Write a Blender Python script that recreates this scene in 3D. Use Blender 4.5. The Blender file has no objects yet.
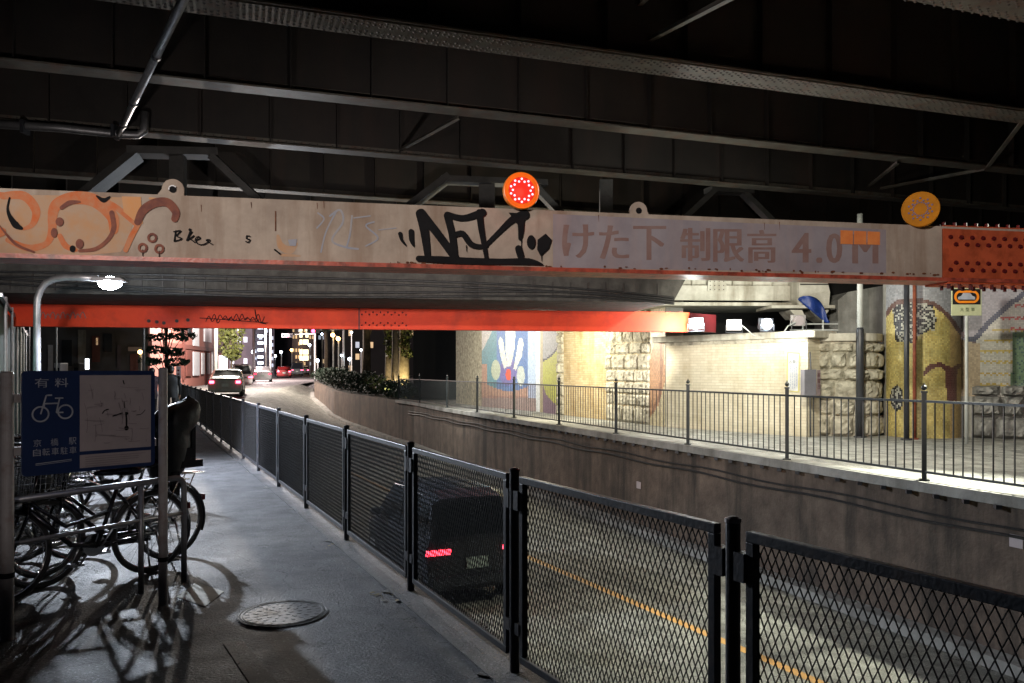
import bpy, bmesh, math, random
from math import sin, cos, pi, radians, sqrt, atan2
from mathutils import Vector, Matrix
random.seed(7)
SC = bpy.context.scene
COL = SC.collection
# ------------------------------------------------------------------ camera, world, exposure
F, E, H = 796.4, 1.6, 370.0
cd = bpy.data.cameras.new('camera'); cam = bpy.data.objects.new('camera', cd); COL.objects.link(cam)
cam.location = (0, 0, E); cam.rotation_euler = (radians(90), 0, 0)
cd.lens = 28; cd.sensor_width = 36; cd.shift_y = 28.5 / 1024; cd.clip_end = 2000; cd.clip_start = 0.05
SC.camera = cam
W = bpy.data.worlds.new('World'); SC.world = W; W.use_nodes = True
bg = W.node_tree.nodes['Background']; bg.inputs['Color'].default_value = (.30, .34, .50, 1); bg.inputs['Strength'].default_value = 0.018
SC.view_settings.view_transform = 'Standard'; SC.view_settings.look = 'None'
SC.view_settings.exposure = 0; SC.view_settings.gamma = 1; SC.view_settings.use_curve_mapping = False
SC.cycles.use_denoising = True
SC.cycles.max_bounces = 6; SC.cycles.diffuse_bounces = 3; SC.cycles.glossy_bounces = 3
SC.cycles.caustics_reflective = False; SC.cycles.caustics_refractive = False
SC.cycles.sample_clamp_indirect = 3
SC.cycles.use_light_tree = True

def lamp(name, kind, loc, power, color=(1, 1, 1), target=None, size=.1, angle=120, blend=.5, label=None):
    d = bpy.data.lights.new(name, kind); d.energy = power; d.color = color
    if kind == 'SPOT': d.spot_size = radians(angle); d.spot_blend = blend; d.shadow_soft_size = size
    elif kind == 'POINT': d.shadow_soft_size = size
    else: d.size = size
    o = bpy.data.objects.new(name, d); COL.objects.link(o); o.location = loc
    if target is not None:
        o.rotation_euler = (Vector(target) - Vector(loc)).to_track_quat('-Z', 'Y').to_euler()
    return o
POW = dict(street=3000, flood_a=230, flood_b=30, beam=7800, far=7000, road=4600, under=470, redbeam=430, tree=800)

# ------------------------------------------------------------------ pixel measurements to real places
def at(px, py, Y): return Vector(((px - 512) / F * Y, Y, E - (py - H) / F * Y))
def lineY(px, a, b): return a / (1 - b * (px - 512) / F)          # plan line Y = a + b X
def X_of(px, Y): return (px - 512) / F * Y
class Plane:                                                       # upright plane through two plan points
    def __init__(s, p0, p1):
        s.O = Vector((p0[0], p0[1], 0)); d = Vector((p1[0] - p0[0], p1[1] - p0[1], 0)); s.L = d.length
        s.U = d.normalized(); s.N = Vector((s.U.y, -s.U.x, 0))
    def pt(s, u, v, off=0): return s.O + s.U * u + Vector((0, 0, v)) + s.N * off
    def uv(s, px, py):
        k = (px - 512) / F                                         # ray X=kY
        Y = (s.O.x * s.U.y - s.O.y * s.U.x) / (k * s.U.y - s.U.x)
        X = k * Y
        return ((X - s.O.x) * s.U.x + (Y - s.O.y) * s.U.y, E - (py - H) / F * Y)
    def P(s, px, py, off=0): u, v = s.uv(px, py); return s.pt(u, v, off)
def proj(p): return (512 + p.x / p.y * F, H - (p.z - E) / p.y * F)
def plane_ab(a, b): return Plane((0, a), (1, a + b))
def interp(x, tab):
    if x <= tab[0][0]: return tab[0][1]
    for (a, b), (c, d) in zip(tab, tab[1:]):
        if x <= c: return b + (d - b) * (x - a) / (c - a)
    return tab[-1][1]
def road_z(y): return interp(y, [(22, -1.75), (36, -1.6), (43, -1.3), (50, -.75), (56, -.4), (65, .1), (75, .45), (120, .8), (400, .95)])
def left_z(y): return interp(y, [(30, 0), (43, .2), (60, .4), (75, .5), (120, .84), (400, .99)])
def right_z(y): return interp(y, [(30, .18), (43, .33), (56, .74), (66, .74), (75, .6), (120, .84), (400, .99)])
FX = lambda y: 2.03 - .48 * y          # near fence plan line
RX = lambda y: interp(y, [(-6, 11.5), (34, -4.2), (43, -8.8), (46, -10.3), (56, -13.9), (66, -16.4), (75, -18.6), (400, -110)])
PLAT = .18

# ------------------------------------------------------------------ materials
def new_mat(name):
    m = bpy.data.materials.new(name); m.use_nodes = True
    return m, m.node_tree.nodes, m.node_tree.links, m.node_tree.nodes['Principled BSDF']
def c4(c): return (c[0], c[1], c[2], 1)
def mat(name, c1, c2=None, scale=3, rough=.6, bump=0, bscale=30, streak=None, metal=0, stain=None, stain_amt=.5, stain_scale=1.2, rough2=None, spec=.5, detail=6):
    m, n, l, b = new_mat(name)
    b.inputs['Roughness'].default_value = rough; b.inputs['Metallic'].default_value = metal
    b.inputs['Specular IOR Level'].default_value = spec
    if c2 is None: c2 = tuple(x * .75 for x in c1)
    tc = n.new('ShaderNodeTexCoord'); nz = n.new('ShaderNodeTexNoise'); nz.inputs['Scale'].default_value = scale; nz.inputs['Detail'].default_value = detail
    nz.inputs['Roughness'].default_value = .65
    cr = n.new('ShaderNodeValToRGB'); cr.color_ramp.elements[0].position = .35; cr.color_ramp.elements[1].position = .65
    cr.color_ramp.elements[0].color = c4(c2); cr.color_ramp.elements[1].color = c4(c1)
    l.new(tc.outputs['Object'], nz.inputs['Vector']); l.new(nz.outputs['Fac'], cr.inputs['Fac'])
    out = cr.outputs['Color']
    if stain is not None:
        mp = n.new('ShaderNodeMapping'); mp.inputs['Scale'].default_value = (1, 1, .12) if streak else (1, 1, 1)
        n2 = n.new('ShaderNodeTexNoise'); n2.inputs['Scale'].default_value = stain_scale; n2.inputs['Detail'].default_value = 8; n2.inputs['Roughness'].default_value = .6
        r2 = n.new('ShaderNodeValToRGB'); r2.color_ramp.elements[0].position = .48; r2.color_ramp.elements[1].position = .66
        r2.color_ramp.elements[1].color = (stain_amt,) * 3 + (1,); r2.color_ramp.elements[0].color = (0, 0, 0, 1)
        mx = n.new('ShaderNodeMixRGB'); mx.inputs['Color2'].default_value = c4(stain)
        l.new(tc.outputs['Object'], mp.inputs['Vector']); l.new(mp.outputs['Vector'], n2.inputs['Vector'])
        l.new(n2.outputs['Fac'], r2.inputs['Fac']); l.new(r2.outputs['Color'], mx.inputs['Fac']); l.new(out, mx.inputs['Color1']); out = mx.outputs['Color']
    l.new(out, b.inputs['Base Color'])
    if rough2 is not None:
        mr = n.new('ShaderNodeMapRange'); mr.inputs['To Min'].default_value = rough; mr.inputs['To Max'].default_value = rough2
        mr.inputs['From Min'].default_value = .35; mr.inputs['From Max'].default_value = .65
        l.new(nz.outputs['Fac'], mr.inputs['Value']); l.new(mr.outputs['Result'], b.inputs['Roughness'])
    if bump:
        n3 = n.new('ShaderNodeTexNoise'); n3.inputs['Scale'].default_value = bscale; n3.inputs['Detail'].default_value = 4
        bp = n.new('ShaderNodeBump'); bp.inputs['Strength'].default_value = bump; bp.inputs['Distance'].default_value = .02
        l.new(tc.outputs['Object'], n3.inputs['Vector']); l.new(n3.outputs['Fac'], bp.inputs['Height']); l.new(bp.outputs['Normal'], b.inputs['Normal'])
    return m
def emis(name, c, s):
    m, n, l, b = new_mat(name); b.inputs['Base Color'].default_value = c4(c)
    b.inputs['Emission Color'].default_value = c4(c); b.inputs['Emission Strength'].default_value = s
    return m
def glass(name, c=(.02, .025, .03), rough=.08):
    m, n, l, b = new_mat(name); b.inputs['Base Color'].default_value = c4(c); b.inputs['Roughness'].default_value = rough; b.inputs['Specular IOR Level'].default_value = .8
    return m
def asphalt(name, c, rough, spk=.5, cool=(1, 1, 1)):
    m, n, l, b = new_mat(name)
    tc = n.new('ShaderNodeTexCoord')
    big = n.new('ShaderNodeTexNoise'); big.inputs['Scale'].default_value = .9; big.inputs['Detail'].default_value = 7; big.inputs['Roughness'].default_value = .65
    fine = n.new('ShaderNodeTexNoise'); fine.inputs['Scale'].default_value = 60; fine.inputs['Detail'].default_value = 8; fine.inputs['Roughness'].default_value = .85
    vor = n.new('ShaderNodeTexVoronoi'); vor.inputs['Scale'].default_value = 110
    mul = n.new('ShaderNodeMath'); mul.operation = 'MULTIPLY_ADD'; mul.inputs[1].default_value = .9; mul.inputs[2].default_value = .05
    add = n.new('ShaderNodeMath'); add.operation = 'MULTIPLY_ADD'; add.inputs[1].default_value = spk
    cr = n.new('ShaderNodeValToRGB'); cr.color_ramp.elements[0].position = .3; cr.color_ramp.elements[1].position = 1.0
    cr.color_ramp.elements[0].color = c4([x * .45 for x in c]); cr.color_ramp.elements[1].color = c4([x * 1.7 for x in c])
    for t in (big, fine, vor): l.new(tc.outputs['Object'], t.inputs['Vector'])
    l.new(big.outputs['Fac'], mul.inputs[0]); l.new(fine.outputs['Fac'], add.inputs[0]); l.new(mul.outputs[0], add.inputs[2]); l.new(add.outputs[0], cr.inputs['Fac'])
    # hairline cracks
    wv = n.new('ShaderNodeTexVoronoi'); wv.feature = 'DISTANCE_TO_EDGE'; wv.inputs['Scale'].default_value = .55
    dn = n.new('ShaderNodeTexNoise'); dn.inputs['Scale'].default_value = 2.5; dn.inputs['Detail'].default_value = 6
    vm = n.new('ShaderNodeVectorMath'); vm.operation = 'MULTIPLY_ADD'; vm.inputs[1].default_value = (.9, .9, .9)
    l.new(tc.outputs['Object'], dn.inputs['Vector']); l.new(dn.outputs['Color'], vm.inputs[0]); l.new(tc.outputs['Object'], vm.inputs[2]); l.new(vm.outputs[0], wv.inputs['Vector'])
    lt = n.new('ShaderNodeMath'); lt.operation = 'LESS_THAN'; lt.inputs[1].default_value = .0028
    l.new(wv.outputs['Distance'], lt.inputs[0])
    mx = n.new('ShaderNodeMixRGB'); mx.inputs['Color2'].default_value = c4([x * .25 for x in c]); l.new(lt.outputs[0], mx.inputs['Fac']); l.new(cr.outputs['Color'], mx.inputs['Color1'])
    # single pale stones in the asphalt
    sp2 = n.new('ShaderNodeTexVoronoi'); sp2.inputs['Scale'].default_value = 55; l.new(tc.outputs['Object'], sp2.inputs['Vector'])
    sx = n.new('ShaderNodeSeparateColor'); l.new(sp2.outputs['Color'], sx.inputs['Color'])
    g1 = n.new('ShaderNodeMath'); g1.operation = 'GREATER_THAN'; g1.inputs[1].default_value = .80; l.new(sx.outputs[0], g1.inputs[0])
    g2 = n.new('ShaderNodeMath'); g2.operation = 'LESS_THAN'; g2.inputs[1].default_value = .38; l.new(sp2.outputs['Distance'], g2.inputs[0])
    g3 = n.new('ShaderNodeMath'); g3.operation = 'MULTIPLY'; l.new(g1.outputs[0], g3.inputs[0]); l.new(g2.outputs[0], g3.inputs[1])
    g4 = n.new('ShaderNodeMath'); g4.operation = 'MULTIPLY'; g4.inputs[1].default_value = .7; l.new(g3.outputs[0], g4.inputs[0])
    m5 = n.new('ShaderNodeMixRGB'); m5.inputs['Color2'].default_value = c4([min(.8, x * 3) for x in c]); l.new(g4.outputs[0], m5.inputs['Fac']); l.new(mx.outputs['Color'], m5.inputs['Color1'])
    # darker and lighter wear patches
    wn = n.new('ShaderNodeTexNoise'); wn.inputs['Scale'].default_value = 3.2; wn.inputs['Detail'].default_value = 8; wn.inputs['Roughness'].default_value = .7; l.new(tc.outputs['Object'], wn.inputs['Vector'])
    wr = n.new('ShaderNodeMapRange'); wr.inputs['From Min'].default_value = .35; wr.inputs['From Max'].default_value = .65; wr.inputs['To Min'].default_value = .5; wr.inputs['To Max'].default_value = 1.3; l.new(wn.outputs['Fac'], wr.inputs['Value'])
    m6 = n.new('ShaderNodeVectorMath'); m6.operation = 'SCALE'; l.new(m5.outputs['Color'], m6.inputs[0]); l.new(wr.outputs['Result'], m6.inputs['Scale'])
    l.new(m6.outputs[0], b.inputs['Base Color'])
    mr = n.new('ShaderNodeMapRange'); mr.inputs['To Min'].default_value = rough - .12; mr.inputs['To Max'].default_value = rough + .12; mr.inputs['From Min'].default_value = .35; mr.inputs['From Max'].default_value = .65
    l.new(big.outputs['Fac'], mr.inputs['Value']); l.new(mr.outputs['Result'], b.inputs['Roughness'])
    bp = n.new('ShaderNodeBump'); bp.inputs['Strength'].default_value = 1.0; bp.inputs['Distance'].default_value = .03; b.inputs['Specular IOR Level'].default_value = .3
    hs = n.new('ShaderNodeMath'); hs.operation = 'MULTIPLY_ADD'; hs.inputs[1].default_value = -.45; l.new(sp2.outputs['Distance'], hs.inputs[0]); l.new(fine.outputs['Fac'], hs.inputs[2])
    l.new(hs.outputs[0], bp.inputs['Height']); l.new(bp.outputs['Normal'], b.inputs['Normal'])
    return m
def bricks(name, c1, c2, mortar, bw=.21, bh=.065, stain=(.2, .14, .06), stain_amt=.6, scale=1.0, top=.66):
    m, n, l, b = new_mat(name); b.inputs['Roughness'].default_value = .75
    uv = n.new('ShaderNodeUVMap'); bt = n.new('ShaderNodeTexBrick')
    bt.inputs['Scale'].default_value = 1; bt.inputs['Brick Width'].default_value = bw; bt.inputs['Row Height'].default_value = bh
    bt.inputs['Mortar Size'].default_value = .006; bt.inputs['Mortar Smooth'].default_value = .3
    bt.inputs['Color1'].default_value = c4(c1); bt.inputs['Color2'].default_value = c4(c2); bt.inputs['Mortar'].default_value = c4(mortar)
    l.new(uv.outputs['UV'], bt.inputs['Vector'])
    n2 = n.new('ShaderNodeTexNoise'); n2.inputs['Scale'].default_value = scale; n2.inputs['Detail'].default_value = 9; n2.inputs['Roughness'].default_value = .7
    mp = n.new('ShaderNodeMapping'); mp.inputs['Scale'].default_value = (1.6, .5, 1); l.new(uv.outputs['UV'], mp.inputs['Vector']); l.new(mp.outputs['Vector'], n2.inputs['Vector'])
    r2 = n.new('ShaderNodeValToRGB'); r2.color_ramp.elements[0].position = .46; r2.color_ramp.elements[1].position = top; r2.color_ramp.elements[0].color = (0, 0, 0, 1); r2.color_ramp.elements[1].color = (stain_amt,) * 3 + (1,)
    l.new(n2.outputs['Fac'], r2.inputs['Fac'])
    mx = n.new('ShaderNodeMixRGB'); mx.inputs['Color2'].default_value = c4(stain); l.new(r2.outputs['Color'], mx.inputs['Fac']); l.new(bt.outputs['Color'], mx.inputs['Color1'])
    l.new(mx.outputs['Color'], b.inputs['Base Color'])
    bp = n.new('ShaderNodeBump'); bp.inputs['Strength'].default_value = .8; bp.inputs['Distance'].default_value = .01; bp.invert = True
    l.new(bt.outputs['Fac'], bp.inputs['Height']); l.new(bp.outputs['Normal'], b.inputs['Normal'])
    return m
def tile_mat():
    m, n, l, b = new_mat('mosaic_tiles'); b.inputs['Roughness'].default_value = .45
    a = n.new('ShaderNodeVertexColor'); a.layer_name = 'Col'; l.new(a.outputs['Color'], b.inputs['Base Color'])
    return m
M = {}
M['walk'] = asphalt('walk_asphalt', (.060, .060, .065), .66)
M['road'] = asphalt('road_asphalt', (.19, .19, .165), .75)
M['farroad'] = asphalt('street_asphalt', (.12, .115, .11), .7)
M['plateau'] = asphalt('paved_concrete', (.36, .36, .33), .7, .35)
M['ground'] = mat('earth', (.05, .05, .045), (.03, .03, .03), 1)
M['conc_brown'] = mat('stained_concrete', (.15, .112, .084), (.07, .05, .038), 2.4, .85, .5, 25, True, 0, (.022, .018, .014), .92, 2.2)
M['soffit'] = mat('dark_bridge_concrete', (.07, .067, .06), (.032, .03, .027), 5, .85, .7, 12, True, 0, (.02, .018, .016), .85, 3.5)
M['conc'] = mat('grey_concrete', (.36, .355, .33), (.22, .22, .2), 2.2, .8, .4, 20, True, 0, (.09, .085, .07), .7, 1.5)
M['conc_lt'] = mat('pale_concrete', (.6, .58, .5), (.42, .4, .33), 3, .8, .4, 25, True, 0, (.16, .13, .08), .7, 2)
M['girder'] = mat('dark_steel_paint', (.026, .021, .018), (.016, .0135, .012), 1.2, .6, .15, 40, True, 0, (.035, .022, .018), .7, 1.6)
M['flange'] = mat('pale_steel_flange', (.125, .115, .095), (.065, .06, .05), 2.5, .6, .2, 40, False, 0, (.11, .05, .03), .6, 4)
M['frame_steel'] = mat('grey_steel_brace', (.09, .087, .083), (.05, .049, .047), 2, .6, .15, 40)
M['rivet'] = mat('dark_rivets', (.06, .045, .04), None, 6, .5)
M['beam_pale'] = mat('faded_cream_paint', (.53, .45, .38), (.38, .315, .265), 2.3, .75, .2, 30, True, 0, (.22, .13, .08), .55, 3.0, spec=.12)
M['beam_orange'] = mat('orange_paint', (.60, .12, .05), (.45, .09, .04), 4, .5, .15, 30, False, 0, (.25, .05, .02), .6, 5, spec=.12)
M['beam_flange'] = mat('worn_red_glow_flange', (.58, .12, .07), (.36, .06, .04), 5, .4, .15, 30, False, 0, (.08, .03, .02), .7, 9)  # red reflection of the far beam put into the base colour
M['rust'] = mat('rust', (.20, .07, .03), (.09, .03, .015), 14, .8)
M['lav'] = mat('faded_lavender_film', (.37, .34, .375), (.29, .26, .29), 2.2, .5, 0, 30, True, 0, (.47, .36, .34), .5, 3, spec=.12)
M['letter'] = mat('faded_brown_letters', (.27, .165, .15), (.31, .215, .20), 5, .6, spec=.12)
M['black'] = mat('black_spray', (.010, .010, .012), (.016, .016, .018), 6, .85, spec=.15)
M['spray_or'] = mat('orange_spray', (.62, .14, .03), (.55, .24, .12), 9, .5, spec=.12)
M['spray_yl'] = mat('pale_orange_spray', (.68, .32, .12), (.62, .36, .20), 3, .5, spec=.12)
M['spray_br'] = mat('brown_spray', (.28, .09, .05), (.15, .045, .035), 9, .5, spec=.12)
M['spray_bl'] = mat('pale_blue_spray', (.33, .36, .45), (.42, .40, .41), 5, .5, spec=.12)
M['redbeam'] = mat('red_orange_paint', (.95, .075, .016), (.82, .05, .012), 1.5, .65, .08, 20, False, 0, (.45, .03, .015), .5, 2.0)
M['darkred'] = mat('dark_red_paint', (.13, .010, .014), None, 3, .5)
M['fence'] = mat('dark_blue_grey_paint', (.026, .029, .038), (.017, .019, .026), 4, .45, .1, 60, False, 0, (.10, .06, .04), .35, 16, .5)
M['mesh'] = mat('expanded_mesh_paint', (.022, .022, .024), (.014, .014, .016), 5, .5)
M['rail'] = mat('black_railing_paint', (.020, .026, .028), (.03, .035, .035), 8, .4)
M['white_post'] = mat('chipped_cream_paint', (.42, .40, .40), (.34, .32, .32), 5, .5, .1, 40, False, 0, (.2, .12, .08), .4, 12)
M['steel'] = mat('galvanised_steel', (.32, .32, .33), (.22, .22, .23), 6, .45, 0, 30, False, .7)
M['steel_lt'] = mat('pale_pole_paint', (.52, .54, .52), (.4, .42, .4), 4, .5)
M['dark_pole'] = mat('dark_pole_paint', (.04, .045, .055), (.03, .03, .035), 6, .45)
M['sign_blue'] = mat('sign_blue', (.012, .032, .115), (.010, .025, .09), 3, .4)
M['sign_white'] = mat('sign_offwhite', (.46, .40, .41), (.40, .35, .36), 6, .5)
M['sign_grey'] = mat('sign_glyph', (.42, .44, .50), (.30, .32, .38), 8, .5)
M['tyre'] = mat('tyre_rubber', (.02, .02, .02), None, 8, .7)
M['chrome'] = mat('chrome', (.75, .75, .75), (.6, .6, .6), 8, .15, 0, 30, False, 1)
M['bike_black'] = mat('bike_black_enamel', (.015, .015, .018), None, 8, .2)
M['bike_red'] = mat('bike_maroon_enamel', (.12, .015, .02), None, 8, .25)
M['bike_silver'] = mat('bike_silver_enamel', (.4, .4, .42), None, 8, .3, metal=.5)
M['bike_navy'] = mat('bike_navy_enamel', (.02, .03, .09), None, 8, .25)
M['cloth_dark'] = mat('dark_rain_fabric', (.008, .009, .009), (.016, .018, .017), 6, .6, .5, 12)
M['cloth_grey'] = mat('grey_green_fabric', (.10, .12, .11), (.06, .07, .07), 5, .6)
M['green_fence'] = mat('green_panel_paint', (.012, .045, .032), (.010, .034, .026), 4, .5)
M['brick_y'] = bricks('yellow_brick', (.62, .50, .30), (.50, .38, .20), (.36, .30, .20), stain=(.30, .17, .05), stain_amt=.75)
M['brick_p'] = bricks('pale_painted_brick', (.70, .64, .50), (.62, .56, .42), (.56, .50, .38), stain=(.36, .27, .13), stain_amt=.6, top=.70)
M['brick_r'] = bricks('red_tile_cladding', (.42, .11, .08), (.34, .08, .06), (.3, .12, .1), stain=(.2, .05, .04), stain_amt=.3)
M['stone'] = mat('pale_rough_stone', (.60, .56, .45), (.36, .33, .26), 3.5, .85, .9, 9, False, 0, (.10, .09, .06), .7, 5)
M['stone_g'] = mat('grey_rough_stone', (.42, .41, .38), (.20, .20, .19), 4, .9, .9, 9, False, 0, (.05, .05, .05), .8, 4)
M['mottled'] = mat('mottled_pebble_stone', (.52, .46, .32), (.22, .19, .13), 9, .85, .8, 30)
M['grout'] = mat('mural_grout', (.34, .33, .30), (.24, .23, .2), 6, .8)
M['tiles'] = tile_mat()
M['leaf'] = mat('leaf_green', (.06, .10, .03), (.03, .055, .02), 8, .6)
M['leaf_dk'] = mat('dark_needles', (.02, .04, .022), (.012, .024, .014), 8, .7)
M['leaf_y'] = mat('yellow_green_ivy', (.16, .17, .04), (.07, .09, .025), 8, .6)
M['bark'] = mat('bark', (.12, .09, .06), (.05, .04, .03), 9, .9, .8, 14)
M['bark_lt'] = mat('pale_bark', (.34, .27, .16), (.2, .15, .08), 7, .9, .8, 14)
M['line'] = mat('orange_line_paint', (.48, .25, .05), (.34, .18, .05), 20, .6)
M['whiteline'] = mat('white_line_paint', (.6, .6, .6), (.5, .5, .5), 20, .6)
M['night_wall'] = mat('dim_wall', (.10, .10, .105), (.07, .07, .075), 1, .8)
M['night_wall2'] = mat('dim_tower_wall', (.13, .11, .13), (.09, .08, .1), .6, .8)
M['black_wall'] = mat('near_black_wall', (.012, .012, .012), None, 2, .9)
M['blue_tarp'] = mat('blue_tarp', (.012, .04, .22), (.01, .03, .15), 5, .45, .5, 10)
M['iron'] = mat('cast_iron', (.035, .035, .037), (.018, .018, .018), 20, .5, .2, 60, False, .3)
M['skin'] = mat('skin', (.45, .28, .2), None, 6, .5)
M['jacket'] = mat('dark_jacket', (.022, .026, .032), None, 6, .8)
M['jacket2'] = mat('dark_plum_jacket', (.05, .03, .045), None, 6, .8)
M['trouser'] = mat('dark_trousers', (.018, .018, .024), None, 6, .8)
M['hair'] = mat('black_hair', (.012, .010, .010), None, 6, .5)
M['car_dark'] = mat('dark_car_paint', (.04, .045, .055), None, 3, .22)
M['car_white'] = mat('white_car_paint', (.75, .75, .76), None, 3, .25)
M['car_cream'] = mat('pale_green_car_paint', (.38, .42, .36), None, 3, .25)
M['car_red'] = mat('red_car_paint', (.35, .03, .03), None, 3, .25)
M['glass'] = glass('dark_glass')
M['plate'] = mat('number_plate', (.5, .6, .52), (.35, .42, .38), 30, .4)
M['tail'] = emis('tail_lamp_red', (1, .04, .07), 11)
M['peach'] = mat('faded_peach_paint', (.56, .33, .19), (.50, .38, .29), 5, .75, spec=.12)
M['tail_dim'] = emis('tail_lamp_soft', (1, .03, .08), 3.5)
M['tail_bg'] = emis('tail_lamp_far', (1, .05, .10), 20)
M['lamp_white'] = emis('lamp_white', (.80, .90, 1), 160)
M['flood'] = emis('floodlight_white', (.82, .90, 1), 160)
M['led_red'] = emis('led_red', (1, .10, .12), 12)
M['led_off'] = mat('led_off', (.35, .3, .5), None, 5, .3)
M['amber'] = mat('amber_plastic', (.95, .30, .02), (.85, .24, .02), 6, .3)
M['amber_dk'] = mat('amber_plastic_dull', (.70, .27, .02), (.5, .2, .02), 6, .75, spec=.12)
M['orange_glow'] = mat('orange_glow_paint', (.95, .33, .10), (.85, .25, .08), 9, .3)  # bright base colour imitates a reflected orange glow
M['warm'] = emis('warm_lamp', (1, .55, .18), 14)
M['cool'] = emis('cool_lamp', (.75, .85, 1), 12)
M['winlit'] = emis('lit_window_warm', (1, .72, .40), .45)
M['winlit2'] = emis('lit_window_cool', (.75, .85, 1), .4)
M['shopwhite'] = emis('lit_shop_white', (.9, .95, 1), 4)
M['signal_red'] = emis('signal_red', (1, .03, .10), 25)
M['lightwood'] = mat('shutter_white', (.55, .55, .58), None, 3, .6)

# ------------------------------------------------------------------ mesh builder
class MB:
    def __init__(s): s.v = []; s.f = []; s.m = []; s.uv = {}; s.cur = 0; s.col = None
    def face(s, idx, uv=None, col=None):
        s.f.append(tuple(idx)); s.m.append(s.cur)
        if uv: s.uv[len(s.f) - 1] = uv
        if col is not None:
            if s.col is None: s.col = {}
            s.col[len(s.f) - 1] = col
    def add(s, pts): b = len(s.v); s.v += [Vector(p) for p in pts]; return b
    def quad(s, a, b, c, d, uv=None, col=None): i = s.add((a, b, c, d)); s.face((i, i + 1, i + 2, i + 3), uv, col); return s
    def frame(s, O, X, Y, Z):                       # box from corner O and edge vectors
        O, X, Y, Z = map(Vector, (O, X, Y, Z)); i = s.add([O, O + X, O + X + Y, O + Y, O + Z, O + X + Z, O + X + Y + Z, O + Y + Z])
        if X.cross(Y).dot(Z) > 0: fs = ((0, 3, 2, 1), (4, 5, 6, 7), (0, 1, 5, 4), (1, 2, 6, 5), (2, 3, 7, 6), (3, 0, 4, 7))
        else: fs = ((0, 1, 2, 3), (7, 6, 5, 4), (4, 5, 1, 0), (5, 6, 2, 1), (6, 7, 3, 2), (7, 4, 0, 3))
        for f in fs: s.face([i + k for k in f])
        return s
    def box(s, c, size, rz=0):
        c = Vector(c); R = Matrix.Rotation(rz, 3, 'Z'); x, y, z = R @ Vector((size[0], 0, 0)), R @ Vector((0, size[1], 0)), Vector((0, 0, size[2]))
        return s.frame(c - x / 2 - y / 2 - z / 2, x, y, z)
    def bar(s, a, b, w, h, up=(0, 0, 1)):           # rectangular bar from a to b
        a, b = Vector(a), Vector(b); d = b - a; sd = d.cross(Vector(up)); sd = sd.normalized() if sd.length > 1e-6 else Vector((1, 0, 0)); u = sd.cross(d).normalized()
        return s.frame(a - sd * w / 2 - u * h / 2, sd * w, d, u * h)
    def tube(s, pts, r, n=8, caps=True):
        pts = [Vector(p) for p in pts]; rs = r if isinstance(r, (list, tuple)) else [r] * len(pts)
        ref = None; rings = []
        for i, p in enumerate(pts):
            d = (pts[min(i + 1, len(pts) - 1)] - pts[max(i - 1, 0)]).normalized()
            if ref is None: ref = d.orthogonal().normalized()
            ref = (ref - d * ref.dot(d)).normalized(); o = d.cross(ref)
            rings.append(s.add([p + (ref * cos(2 * pi * k / n) + o * sin(2 * pi * k / n)) * rs[i] for k in range(n)]))
        for a, b in zip(rings, rings[1:]):
            for k in range(n): s.face((a + k, a + (k + 1) % n, b + (k + 1) % n, b + k))
        if caps:
            s.face([rings[0] + k for k in reversed(range(n))]); s.face([rings[-1] + k for k in range(n)])
        return s
    def torus(s, c, ax, R, r, n=32, k=8, a0=0, a1=2 * pi, sq=1):
        c = Vector(c); ax = Vector(ax).normalized(); u = ax.orthogonal().normalized() if abs(ax.z) > .9 else Vector((0, 0, 1)).cross(ax).normalized(); w = ax.cross(u)
        full = abs(a1 - a0 - 2 * pi) < 1e-6; rings = []
        for i in range(n if full else n + 1):
            t = a0 + (a1 - a0) * i / n; rad = u * cos(t) + w * sin(t)
            rings.append(s.add([c + rad * (R + r * cos(2 * pi * j / k)) + ax * (r * sq * sin(2 * pi * j / k)) for j in range(k)]))
        for i in range(n):
            a, b = rings[i], rings[(i + 1) % len(rings)]
            for j in range(k): s.face((a + j, b + j, b + (j + 1) % k, a + (j + 1) % k))
        return s
    def cyl(s, c, ax, r, h, n=24, r2=None):
        c = Vector(c); ax = Vector(ax).normalized(); return s.tube([c - ax * h / 2, c + ax * h / 2], [r, r if r2 is None else r2], n)
    def dome(s, c, ax, r, h=None, n=8, k=2):
        c = Vector(c); ax = Vector(ax).normalized(); u = ax.orthogonal().normalized(); w = ax.cross(u); h = h or r; prev = None
        for j in range(k):
            t = pi / 2 * j / k; ring = s.add([c + (u * cos(2 * pi * i / n) + w * sin(2 * pi * i / n)) * r * cos(t) + ax * h * sin(t) for i in range(n)])
            if prev is not None:
                for i in range(n): s.face((prev + i, prev + (i + 1) % n, ring + (i + 1) % n, ring + i))
            prev = ring
        top = s.add([c + ax * h])
        for i in range(n): s.face((prev + i, prev + (i + 1) % n, top))
        return s
    def ball(s, c, r, n=10, k=6, jit=0, rnd=random):
        c = Vector(c); r = Vector(r) if not isinstance(r, (int, float)) else Vector((r, r, r)); rings = []
        for j in range(1, k):
            t = pi * j / k
            rings.append(s.add([c + Vector((r.x * sin(t) * cos(2 * pi * i / n), r.y * sin(t) * sin(2 * pi * i / n), r.z * cos(t))) * (1 + rnd.uniform(-jit, jit)) for i in range(n)]))
        top = s.add([c + Vector((0, 0, r.z))]); bot = s.add([c - Vector((0, 0, r.z))])
        for i in range(n):
            s.face((top, rings[0] + i, rings[0] + (i + 1) % n)); s.face((bot, rings[-1] + (i + 1) % n, rings[-1] + i))
            for a, b in zip(rings, rings[1:]): s.face((a + i, b + i, b + (i + 1) % n, a + (i + 1) % n))
        return s
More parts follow.
